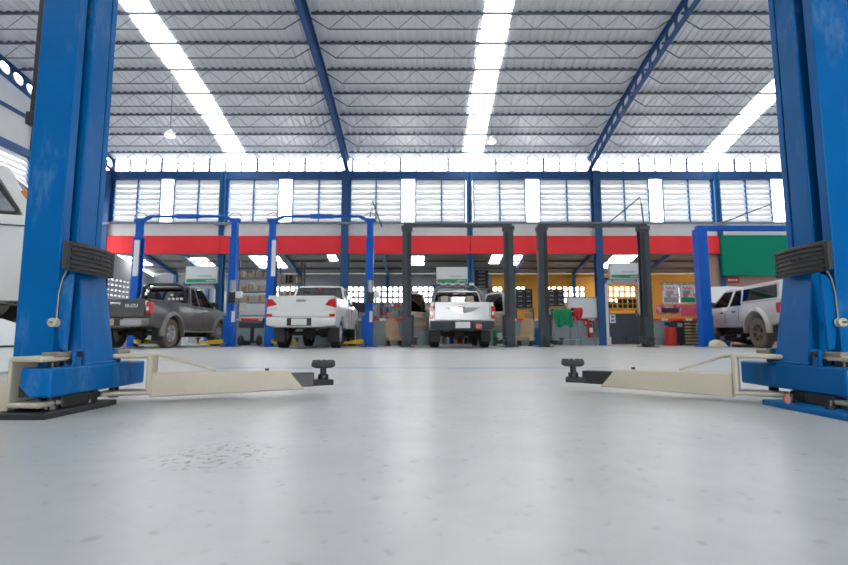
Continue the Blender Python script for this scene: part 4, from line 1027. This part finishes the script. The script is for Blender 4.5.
# green board + red notice at the right
b = box_px(723.5, 235, 800, 275.5, YW - .36, .12); simple('sign_board', 'large plain green board on the wall at the right end of the red band', 'board', b, 'green_board')
b = box_px(726.5, 277, 739, 283, YW - .16, .05); o = Vector(((b[0][0] + b[1][0]) / 2, YW - .16, b[0][2])); L = b[1][0] - b[0][0]; hh = b[1][2] - b[0][2]
r = thing('wall_notice', 'small red notice with white characters under the green board', 'sign', o)
MB().bb((-L / 2, 0, 0), (L / 2, .05 + .06, hh)).build('notice_plate', 'red_plastic', r, bevel=.005)
for k in range(4): MB().lathe([(.02, -.004), (.036, -.004), (.036, .004), (.02, .004)], (-L * .30 + k * L * .2, -.003, hh * .5), 12, 'y').build('character', 'sticker_white', r)
# posters and banner behind the counter at the right
for k, (u0, u1, lab) in enumerate(((663, 678.5, 'left one of the two white and pink tyre posters above the right counter'), (680, 695.5, 'right one of the two white and pink tyre posters, next to the blue post'))):
    b = box_px(u0, 283, u1, 303.5, YW + .55, .03); o = Vector(((b[0][0] + b[1][0]) / 2, YW + .55, b[0][2])); L = b[1][0] - b[0][0]; hh = b[1][2] - b[0][2]
    r = thing('poster', lab, 'poster', o); MB().bb((-L / 2, 0, 0), (L / 2, .02, hh)).build('sheet', 'poster_print', r)
    MB().bb((-L * .42, -.006, hh * .62), (L * .42, 0, hh * .9)).build('headline', 'paper', r)
    MB().tube([(-L * .3 + L * .6 * t / 12, -.012, hh * .74 + hh * .08 * math.sin(t * 1.5)) for t in range(13)], .014, 6).build('script_lettering', 'pink_print', r)
    MB().bb((-L * .42, -.006, .04), (L * .42, 0, hh * .3)).build('green_panel' if k else 'grey_panel', 'sign_green' if k else 'sticker_grey', r)
    MB().lathe([(.05, -.01), (.10, -.01), (.10, .01), (.05, .01)], (-L * .15, -.012, hh * .45), 16, 'y', caps=False).build('tyre_picture', 'sticker_grey', r)
    MB().bb((-L / 2, .02, hh - .03), (L / 2, .12, hh + .02)).build('hanging_rail', 'purlin_steel', r)
b = box_px(656.5, 304.5, 681, 314.5, YW + .3, .04); simple('banner', 'pink and red banner standing on the right counter, left one', 'banner', (b[0], b[1]), 'banner_print')
b = box_px(681.5, 305, 698, 316, YW + .3, .04); simple('banner', 'darker pink banner standing on the right counter beside the blue post', 'banner', b, 'pink_print')
b = box_px(663, 308, 679, 312.5, YW + .16, .1); simple('parts_tray', 'black tray standing in front of the left pink banner', 'tray', b, 'dark_trim')
# red drum with black pump
def drum(u0, u1, vt, Y, m, label, name='oil_drum', cat='drum', lid=True):
    a = P(u0, 345, Y); c = P(u1, vt, Y); rr = (c.x - a.x) / 2; h = c.z; o = ((a.x + c.x) / 2, Y, 0)
    r = thing(name, label, cat, o)
    MB().lathe([(0, 0), (rr * .97, 0), (rr, .02), (rr, h * .33), (rr * 1.04, h * .345), (rr, h * .36), (rr, h * .66), (rr * 1.04, h * .675), (rr, h * .69), (rr, h - .02), (rr * .97, h), (rr * .9, h - .015), (0, h - .015)], (0, 0, 0), 24).build('barrel', m, r)
    if lid:
        mb = MB().cyl((0, 0, h - .01), (0, 0, h + .16), rr * .35, 12); mb.tube([(0, 0, h + .12), (rr * .9, -.02, h + .2), (rr * 1.3, -.02, h + .05)], .025, 8); mb.box((-rr * .5, 0, h + .1), (rr * .9, rr * .5, .12)); mb.build('hand_pump', 'black_steel', r, bevel=.008)
    return r
drum(665.5, 675.5, 327, 16.9, 'red_plastic', 'red drum with a black hand pump below the right counter')
drum(532, 541, 328, 17.05, 'blue_plastic', 'blue drum behind the left post of the empty grey lift', lid=False)
# black cabinet and yellow drawer chest
b = box_px(677, 320.5, 683.2, 346, 17.0, .35); o = Vector(((b[0][0] + b[1][0]) / 2, 17.0, 0)); L = b[1][0] - b[0][0]
r = thing('charger_cabinet', 'narrow black cabinet between the red drum and the striped drawer chest', 'cabinet', o)
MB().bb((-L / 2, 0, .05), (L / 2, .35, b[1][2])).build('body', 'black_steel', r, bevel=.012); MB().bb((-L * .35, -.01, b[1][2] - .22), (L * .35, 0, b[1][2] - .08)).build('dial_panel', 'sticker_grey', r)
for s in (-1, 1): MB().cyl((s * L * .3 - .02, .1, .05), (s * L * .3 + .02, .1, .05), .05, 12).build('castor', 'rubber', r)
b = box_px(685.3, 321, 700, 346, 17.0, .38); o = Vector(((b[0][0] + b[1][0]) / 2, 17.0, 0)); L = b[1][0] - b[0][0]; hh = b[1][2]
r = thing('drawer_chest', 'striped chest of pale yellow drawers behind the right blue post', 'chest', o)
MB().bb((-L / 2, .02, .03), (L / 2, .38, hh)).build('body', 'black_steel', r, bevel=.01)
for k in range(7):
    z = .06 + k * (hh - .08) / 7; dq = MB().bb((-L / 2 + .02, -.005, z), (L / 2 - .02, .03, z + (hh - .08) / 7 * .62)).build('drawer', 'drawer_yellow', r, bevel=.006)
    MB().bb((-.06, -.025, z + .03), (.06, -.004, z + .045)).build('drawer_handle', 'chrome', dq)
# fire extinguisher and its sign, whiteboard
q = P(591, 339, YW - .2); r = thing('fire_extinguisher', 'red fire extinguisher hanging left of the dark door column', 'fire extinguisher', (q.x, YW - .16, .28))
MB().lathe([(0, 0), (.075, .0), (.085, .02), (.085, .40), (.07, .46), (.03, .50), (.03, .53), (0, .53)], (0, 0, 0), 18).build('cylinder', 'red_plastic', r)
mb = MB().bb((-.03, -.05, .53), (.03, .04, .57)); mb.bar((0, -.04, .57), (0, -.14, .62), .02, .012); mb.build('valve', 'black_steel', r, bevel=.004)
MB().tube([(.03, 0, .55), (.12, -.02, .5), (.125, -.02, .2)], .014, 8).build('hose', 'rubber', r); MB().bb((-.06, -.089, .15), (.06, -.083, .32)).build('label', 'sticker_white', r)
MB().bb((-.05, .07, .3), (.05, .108, .45)).build('wall_hook', 'black_steel', r)
b = box_px(584, 319.5, 587.3, 326, YW - .08, .025); r = simple('fire_sign', 'small red fire point sign on the grey wall left of the extinguisher', 'sign', b, 'red_plastic')
mb = MB().box((0, -.014, (b[1][2] - b[0][2]) * .5), (.05, .004, .12)); mb.build('flame_symbol', 'sticker_white', r)
b = box_px(567.5, 297.5, 597, 318, YW - .14, .03); o = Vector(((b[0][0] + b[1][0]) / 2, YW - .14, b[0][2])); L = b[1][0] - b[0][0]; hh = b[1][2] - b[0][2]
r = thing('whiteboard', 'blank whiteboard above the grey counter left of the blue column', 'whiteboard', o)
MB().bb((-L / 2 + .02, 0, .02), (L / 2 - .02, .03, hh - .02)).build('board', 'sign_white', r)
mb = MB()
for a, c in (((-L / 2, 0), (L / 2, 0)), ((L / 2, 0), (L / 2, hh)), ((L / 2, hh), (-L / 2, hh)), ((-L / 2, hh), (-L / 2, 0))): mb.bar((a[0], .012, a[1]), (c[0], .012, c[1]), .035, .035, up=(0, 1, 0))
mb.build('frame', 'bare_steel', r); MB().bb((-.3, -.07, -.03), (.3, .0, -.005)).build('pen_tray', 'bare_steel', r)
for s in (-1, 1): MB().bb((s * L * .4 - .02, .02, -.1), (s * L * .4 + .02, .09, .1)).build('bracket', 'bare_steel', r)
# clothes rail with green and red cloth
xa_, xb_ = P(552, 340, 16.4).x, P(578.5, 340, 16.4).x; xm_ = (xa_ + xb_) / 2; zt_ = P(0, 310.5, 16.4).z; w_ = (xb_ - xa_) / 2
r = thing('steel_rack', 'chrome tubular rack with cloths over it beside the empty grey lift', 'rack', (xm_, 16.4, 0))
for s in (-1, 1):
    for dy in (-.22, .22): MB().tube([(s * w_, dy, 0), (s * w_ * .93, dy * .8, zt_ - .03)], .017, 8).build('leg', 'chrome', r)
    MB().tube([(s * w_ * .93, -.18, zt_ - .03), (s * w_ * .93, .18, zt_ - .03)], .017, 8).build('side_rail', 'chrome', r)
for dy in (-.18, .18): MB().tube([(-w_ * .93, dy, zt_ - .03), (w_ * .93, dy, zt_ - .03)], .017, 8).build('top_rail', 'chrome', r)
for dy in (-.2,): MB().tube([(-w_ * .98, dy, .2), (w_ * .98, dy, .2)], .013, 8).build('lower_rail', 'chrome', r)
def cloth(x0, x1, zlow, zhi, m, label, seed, y=16.4):
    rr = random.Random(seed); n, k = 14, 12; vs = []; fs = []
    for i in range(n + 1):
        x = x0 + (x1 - x0) * i / n; fold = .035 * math.sin(i * 1.35 + seed)
        prof = [(-.235, zlow), (-.24, zlow + (zhi - zlow) * .35), (-.235, zlow + (zhi - zlow) * .7), (-.205, zhi - .03), (-.14, zhi), (0, zhi - .02), (.14, zhi), (.205, zhi - .03), (.23, zhi - .2), (.23, zhi - .32)]
        for j, (yy, z) in enumerate(prof):
            hang = max(0, (zhi - z) / (zhi - zlow))
            vs.append((x + .04 * math.sin(j + seed) * hang, y + yy + (fold * hang * (-1 if yy < 0 else 1)) * .8 - (.02 if yy < 0 else -.02), z + rr.uniform(-.012, .012) + .05 * hang * math.sin(i * .7 + seed)))
    m_ = len(prof)
    for i in range(n):
        for j in range(m_ - 1): fs.append((i * m_ + j, (i + 1) * m_ + j, (i + 1) * m_ + j + 1, i * m_ + j + 1))
    o = Vector((xm_, 16.4, 0)); mb = MB(); mb.add([Vector(v) - o for v in vs], fs); c = mb.build(label[1], m, None, ang=80, loc=o)
    s = c.modifiers.new('thick', 'SOLIDIFY'); s.thickness = .02; s.offset = 0; c.modifiers.new('sub', 'SUBSURF').levels = 1; c.modifiers['sub'].render_levels = 1
    return tag(c, label[0], 'cloth')
cloth(xa_ + .02, xa_ + .60, P(0, 326.5, 16.2).z, zt_ + .05, 'green_cloth', ('crumpled green cloth thrown over the chrome rack', 'work_cloth'), 2)
cloth(xa_ + .67, xb_ + .10, P(0, 319, 16.2).z, zt_ + .085, 'red_cloth', ('red cloth lying over the right end of the chrome rack', 'work_cloth'), 5)
# beige car seats standing on the floor
def car_seat(u, Y, rz, label):
    x = P(u, 340, Y).x; r = thing('car_seat', label, 'car seat', (x, Y, 0), rz)
    MB().loft([[(dx * k, y, z) for dx, z in ((-.25, .16), (.25, .16), (.27, .26), (.2, .32), (-.2, .32), (-.27, .26))] for y, k in ((-.30, .92), (-.22, 1), (.2, 1), (.28, .95))]).build('cushion', 'seat_beige', r, bevel=.03)
    MB().loft([[(dx * k, .24 + t * .20 + dy, .26 + t * .62) for dx, dy in ((-.25, -.07), (-.17, -.10), (.17, -.10), (.25, -.07), (.22, .06), (-.22, .06))] for t, k in ((0, .95), (.3, 1), (.7, .95), (.95, .75), (1.02, .6))]).build('backrest', 'seat_beige', r, bevel=.03)
    MB().loft([[(dx * k, .43 + dy, z) for dx, dy in ((-.13, -.05), (.13, -.05), (.12, .05), (-.12, .05))] for z, k in ((.92, .85), (.98, 1), (1.06, 1), (1.10, .8))]).build('headrest', 'seat_beige', r, bevel=.025)
    for s in (-1, 1):
        MB().bb((s * .2 - .02, -.28, .0), (s * .2 + .02, .26, .035)).build('slide_rail', 'black_steel', r); MB().bb((s * .2 - .03, -.1, .03), (s * .2 + .03, .15, .17)).build('riser', 'black_steel', r)
car_seat(394, 16.5, .35, 'beige car seat on the floor left of the grey lift with the open-doored pickup')
car_seat(525, 16.3, -.5, 'beige car seat on the floor between the two grey lifts')
# engine stand / tyre changer left
x = P(252, 340, 16.7).x; r = thing('tyre_changer', 'dark machine on a base between the two blue lifts', 'machine', (x, 16.7, 0))
for s in (-1, 1): MB().bar((s * .30, -.25, .05), (s * .16, .25, .05), .08, .08).build('foot', 'black_steel', r)
MB().bb((-.32, -.05, .09), (.32, .05, .16)).build('cross_beam', 'black_steel', r); MB().bb((-.05, -.05, .16), (.05, .05, .62)).build('post', 'black_steel', r, bevel=.01)
MB().loft([[(px_, dy, z) for dy, z in ((-.12, .58), (.12, .58), (.12, .80), (-.12, .76))] for px_ in (-.38, -.2, -.18, .1, .12, .36)]).build('head', 'charcoal_steel', r, bevel=.02)
for px_, z in ((-.40, .68), (.38, .82)): MB().cyl((px_, -.02, z - .08), (px_ + .03, -.02, z + .1), .06, 10).build('clamp', 'black_steel', r)
for s in (-1, 1): MB().lathe([(.05, -.04), (.15, -.05), (.17, 0), (.15, .05), (.05, .04)], (s * .30, -.2, .17), 18, 'x').build('roller', 'rubber', r)
# gear on the floor round the open-doored pickup
b = box_px(494, 330, 500.5, 346.5, 16.2, .3); simple('storage_bin', 'green bin on the floor behind the right door of the open-doored pickup', 'bin', b, 'green_plastic', .02)
b = box_px(497.5, 333, 503, 340, 15.9, .18); b = ((b[0][0], b[0][1], 0), b[1]); simple('jerry_can', 'white can standing in front of the green bin', 'can', b, 'sign_white', .02)
b = box_px(438, 343.5, 472, 347, 15.0, .5); b = ((b[0][0], b[0][1], 0.0), (b[1][0], b[1][1], .08)); tr_ = simple('drip_tray', 'pale drip tray on the floor under the open-doored pickup', 'tray', b, 'sign_white', .015)
for k, (u, m, nm, lab) in enumerate(((443, 'cardboard', 'oil_can', 'brown can at the left end of the drip tray under the pickup'), (447.5, 'sign_white', 'oil_can', 'white can second on the drip tray under the pickup'), (451.5, 'blue_plastic', 'oil_can', 'blue can third on the drip tray under the pickup'), (455, 'paper', 'oil_can', 'pale can in the middle of the drip tray under the pickup'), (460, 'red_plastic', 'oil_can', 'wide red can on the drip tray under the pickup'), (466, 'black_steel', 'oil_can', 'black can at the right end of the drip tray under the pickup'))):
    xx = P(u, 343, 15.25).x; r_ = .055 if k != 4 else .085
    o = MB().lathe([(0, .0), (r_, 0), (r_, .16), (r_ * .8, .19), (r_ * .35, .20), (r_ * .35, .225), (0, .225)], (0, 0, 0), 14).build(nm, m, None, loc=(xx, 15.25, .083)); tag(o, lab, 'can')
o = MB().loft([[(dx, dy, z) for dx, dy in ((-w, -w), (w, -w), (w, w), (-w, w))] for w, z in ((.17, 0), (.17, .03), (.08, .03), (.02, .42), (.0, .45))]) if False else MB().lathe([(.0, 0), (.10, 0), (.10, .02), (.06, .03), (.02, .30), (0, .31)], (0, 0, 0), 14)
o = o.build('traffic_cone', 'paper', None, loc=(P(480.5, 345, 14.4).x, 14.75, 0)); tag(o, 'small pale cone on the floor by the right rear wheel of the open-doored pickup', 'cone')
# gearbox and parts lying below the raised off-road pickup
r = thing('gearbox', 'oily dark gearbox lying under the silver off-road pickup', 'car part', (P(743, 345, 14.45).x, 14.45, 0))
MB().lathe([(0, -.55), (.09, -.53), (.11, -.1), (.17, .05), (.24, .32), (.24, .40), (0, .40)], (0, 0, .25), 16, 'x').build('casing', 'oil_dark', r)
MB().bb((-.2, -.2, .0), (.3, .2, .07)).build('pallet', 'under_dark', r)
for x, y, z in ((-.2, -.14, .32), (.05, -.19, .25), (.22, -.22, .4), (.28, -.25, .14)): MB().lathe([(0, -.03), (.045, -.025), (.045, .02), (0, .02)], (x, y, z), 12, 'y').build('flange', 'bare_steel', r)
MB().lathe([(0, -.6), (.05, -.6), (.05, -.52), (0, -.52)], (0, 0, .25), 10, 'x').build('output_shaft', 'bare_steel', r)
x = P(713, 344, 14.6).x; o = MB().loft([[(dx, y, z) for dx, z in ((-.25 * k, 0), (.25 * k, 0), (.16 * k, .13 * k), (-.06 * k, .22 * k), (-.2 * k, .16 * k))] for y, k in ((-.15, .7), (-.05, 1), (.08, 1), (.18, .6))]).build('plastic_sack', 'pale_box', None, bevel=.03, loc=(P(716, 344, 14.0).x, 13.9, 0)); tag(o, 'crumpled pale sack on the floor at the foot of the right blue post', 'sack')
# ---------------- store fittings: shelving with boxes
def shelf(u0, u1, vtop, vs, Y, dep, label, m='purlin_steel'):
    a, c = P(u0, 300, Y).x, P(u1, 300, Y).x; zt = P(0, vtop, Y).z; L = c - a
    r = thing('shelving', label, 'shelf', ((a + c) / 2, Y, 0)); zs = [P(0, v, Y).z for v in vs]
    for x in (-L / 2, L / 2):
        for y in (0, dep): MB().bb((x - .025, y - .02, 0), (x + .025, y + .02, zt)).build('upright', m, r)
    for z in zs: MB().bb((-L / 2, -.02, z - .03), (L / 2, dep + .02, z)).build('shelf_board', 'wall_grey', r)
    return (a, c, Y, dep, zs)
def boxes(S, rows, label_fn, group, seed, mats=('cardboard', 'pale_box'), hmax=.34, name='cardboard_box', cat='box'):
    rr = random.Random(seed); a, c, Y, dep, zs = S
    for z in rows:
        x = a + .06
        while x < c - .2:
            w = rr.uniform(.2, .42); w = min(w, c - .05 - x); h = rr.uniform(.16, hmax); d = rr.uniform(.25, dep - .08); m = mats[rr.randrange(len(mats))]
            o = MB().bb((-w / 2, 0, 0), (w / 2, d, h)).build(name, m, None, bevel=.006, loc=(x + w / 2, Y + .03, zs[z] + .003))
            MB().bb((-w * .1, -.003, h * .0 + .01), (w * .1, .0, h - .01)).build('tape', 'paper' if m == 'cardboard' else 'cardboard', o, smooth=False)
            tag(o, label_fn, cat, group); x += w + rr.uniform(.015, .09)
S1 = shelf(233.5, 267, 258, (277.5, 291, 302, 315), 18.6, .5, 'tall shelving of boxes behind the counter between the blue lifts')
boxes(S1, (0, 1, 2), 'brown or pale cardboard box on the tall shelving between the blue lifts', 'boxes on the tall shelving', 3)
S2 = shelf(276, 301, 262, (283, 299, 312), 19.2, .5, 'shelving behind the white pickup left of its cab')
boxes(S2, (0, 1, 2), 'box on the shelving behind the white pickup', 'boxes behind the white pickup', 8, ('cardboard', 'dark_trim', 'pale_box'))
S3 = shelf(380.5, 404, 294, (306.5, 315.5), 18.4, .45, 'low shelving with bottles behind the counter left of the grey lift')
rr = random.Random(4)
for z in (0, 1):
    x = S3[0] + .08; 
    while x < S3[1] - .06:
        m = ('sign_white', 'black_steel', 'red_plastic', 'sticker_grey', 'blue_plastic')[rr.randrange(5)]; h = rr.uniform(.16, .25)
        o = MB().lathe([(0, 0), (.04, 0), (.042, h * .65), (.018, h * .8), (.018, h), (0, h)], (0, 0, 0), 12).build('bottle', m, None, loc=(x, S3[2] + .15, S3[4][z] + .003)); tag(o, 'small oil bottle on the low shelving left of the grey lift', 'bottle', 'bottles on the low shelving'); x += rr.uniform(.10, .14)
# stacks of black crates in the store
def crates(u0, u1, v0, v1, Y, n, label, group, ncol=1):
    a, c = P(u0, 300, Y).x, P(u1, 300, Y).x; z1 = P(0, v0, Y).z; z0 = P(0, v1, Y).z; h = (z1 - z0) / n; w = (c - a) / ncol
    r = thing('steel_table', 'steel stand under ' + group, 'table', ((a + c) / 2, Y, 0))
    MB().bb((-(c - a) / 2 - .1, -.05, z0 - .05), ((c - a) / 2 + .1, .5, z0)).build('table_top', 'worn_steel', r)
    for s in (-1, 1):
        for y in (0, .42): MB().bb((s * (c - a) / 2 - .03, y - .02, 0), (s * (c - a) / 2 + .03, y + .02, z0 - .05)).build('leg', 'purlin_steel', r)
    for j in range(ncol):
        for k in range(n):
            mb = MB(); mb.bb((-w * .47, .02, .0), (w * .47, .42, h * .80)); o = mb.build('battery_crate', 'black_steel', None, bevel=.012, loc=(a + w * (j + .5), Y, z0 + .004 + k * h))
            MB().bb((-w * .49, 0, h * .78), (w * .49, .44, h * .98)).build('rim', 'charcoal_steel', o, bevel=.006); MB().bb((-w * .25, .012, h * .3), (w * .25, .022, h * .55)).build('crate_label', 'sticker_grey', o)
            tag(o, label, 'crate', group)
crates(475, 489, 270, 288, 19.5, 5, 'black crate in the tall stack right of the middle doorway', 'tall crate stack by the middle doorway')
crates(516, 533, 289, 308, 18.6, 4, 'black crate stacked in the orange store between the grey lifts', 'crates between the grey lifts', 2)
crates(547.5, 565, 289, 306, 18.6, 4, 'black crate stacked above the chrome rack', 'crates above the chrome rack', 2)
# tyres on a rack behind the dark door grille
a_, c_ = P(608, 300, 18.8).x, P(640, 300, 18.8).x; zr_ = P(0, 308, 18.8).z
r = thing('tyre_rack', 'orange shelf carrying tyres behind the grille of the dark door', 'rack', ((a_ + c_) / 2, 18.8, 0)); L = c_ - a_
MB().bb((-L / 2, -.05, zr_ - .07), (L / 2, .45, zr_)).build('shelf_board', 'wall_orange', r)
for s in (-1, 1): MB().bb((s * L / 2 - .03, .0, 0), (s * L / 2 + .03, .4, zr_ - .07)).build('side', 'purlin_steel', r)
for j in range(3):
    for k in range(3 if j else 2):
        o = MB().lathe([(.11, 0), (.17, .0), (.19, .03), (.19, .09), (.17, .12), (.11, .12)], (0, 0, 0), 20).build('tyre', 'tyre_rubber', None, loc=(a_ + .2 + j * .41, 18.99, zr_ + .004 + k * .123)); tag(o, 'tyre lying on the orange shelf behind the dark door grille', 'tyre', 'tyres behind the dark door')
# cluttered worktops behind the counter: monitors, pale cases, small machines
def monitor(u, vt, vb, Y, label):
    z0 = P(0, vb, Y).z; z1 = P(0, vt, Y).z; x = P(u, 300, Y).x; w = (z1 - z0) * .62
    r = thing('monitor', label, 'monitor', (x, Y, zb_ + .003)); MB().bb((-.1, -.06, 0), (.1, .06, .015)).build('foot', 'dark_trim', r); MB().bb((-.02, -.01, .01), (.02, .02, .2)).build('stem', 'dark_trim', r)
    MB().bb((-w, -.03, .12), (w, .0, z1 - z0)).build('housing', 'dark_trim', r, bevel=.008)
b = box_px(306, 315.5, 377, 318.5, YW + .8, .6); zb_ = b[1][2]; o = Vector(((b[0][0] + b[1][0]) / 2, YW + .8, 0)); L = b[1][0] - b[0][0]
r = thing('workbench', 'long grey workbench behind the counter right of the white pickup', 'workbench', o); MB().bb((-L / 2, 0, zb_ - .05), (L / 2, .6, zb_)).build('worktop', 'wall_grey', r, bevel=.006)
for s in (-1, 1):
    for y in (.05, .55): MB().bb((s * L * .47 - .03, y - .03, 0), (s * L * .47 + .03, y + .03, zb_ - .05)).build('leg', 'purlin_steel', r)
monitor(358.5, 303, 315.5, YW + 1.0, 'dark monitor on the workbench right of the white pickup')
for k, (u, w, h, m) in enumerate(((348.5, .08, .34, 'pale_box'), (368.2, .07, .26, 'sign_white'), (374, .08, .4, 'sticker_grey'), (343, .07, .42, 'cardboard'))):
    o = MB().bb((-w, 0, 0), (w, .3, h)).build('parts_case', m, None, bevel=.012, loc=(P(u, 300, YW + 1).x, YW + .95, zb_ + .003)); MB().bb((-w * .4, -.012, h * .6), (w * .4, 0, h * .75)).build('case_label', 'paper', o)
    tag(o, ('pale tan case on the workbench left of the monitor', 'white case on the workbench right of the monitor', 'grey upright case at the right end of the workbench', 'tall brown case at the left end of the workbench')[k], 'case')
# notice sheets
b = box_px(239.5, 302.5, 246.5, 311.5, 18.45, .01); o = simple('paper_notice', 'white paper notice on the shelving between the blue lifts', 'notice', b, 'paper', 0)
# lit dark hump: roof-rack tyre carrier behind the white pickup
# pendant lamps
for u, v, Y, lab in ((170, 134, 13.05, 'white pendant dome lamp hanging under the left skylight'), (491.5, 140, 14.05, 'white pendant dome lamp hanging beside the middle skylight')):
    q = P(u, v, Y); r = thing('pendant_lamp', lab, 'lamp', q); top = roofz(Y) - .40 - q.z
    MB().lathe([(.15, -.06), (.155, -.05), (.13, .02), (.07, .07), (.04, .12), (0, .13)], (0, 0, 0), 20).build('shade', 'sign_white', r); MB().lathe([(0, -.10), (.08, -.09), (.13, -.055), (.13, -.045), (0, -.045)], (0, 0, 0), 18).build('bulb', 'lamp_glow', r)
    MB().cyl((0, 0, .12), (0, 0, top), .008, 6).build('cord', 'purlin_steel', r)
# things below the raised white car
o = MB().lathe([(0, 0), (.28, 0), (.30, .02), (.30, .20), (.305, .205), (.305, .225), (.30, .23), (.29, .33), (.24, .40), (.13, .44), (0, .45)], (0, 0, 0), 28).build('oil_drainer', 'sign_white', None, loc=(-3.62, 4.1, 0)); MB().lathe([(.301, .205), (.312, .207), (.312, .222), (.301, .224)], (0, 0, 0), 28).build('rim_band', 'dark_trim', o)
tag(o, 'white domed drain tank on the floor at the left edge', 'tank')
o = MB().lathe([(0, 0), (.30, 0), (.31, .02), (.31, .74), (.29, .76), (0, .76)], (0, 0, 0), 28).build('waste_drum', 'sign_white', None, loc=(-6.62, 8.0, 0)); MB().lathe([(.311, .60), (.316, .60), (.316, .71), (.311, .71)], (0, 0, 0), 28).build('red_band', 'red_board', o)
tag(o, 'white drum with a red band, standing on the floor behind the raised white car', 'drum')
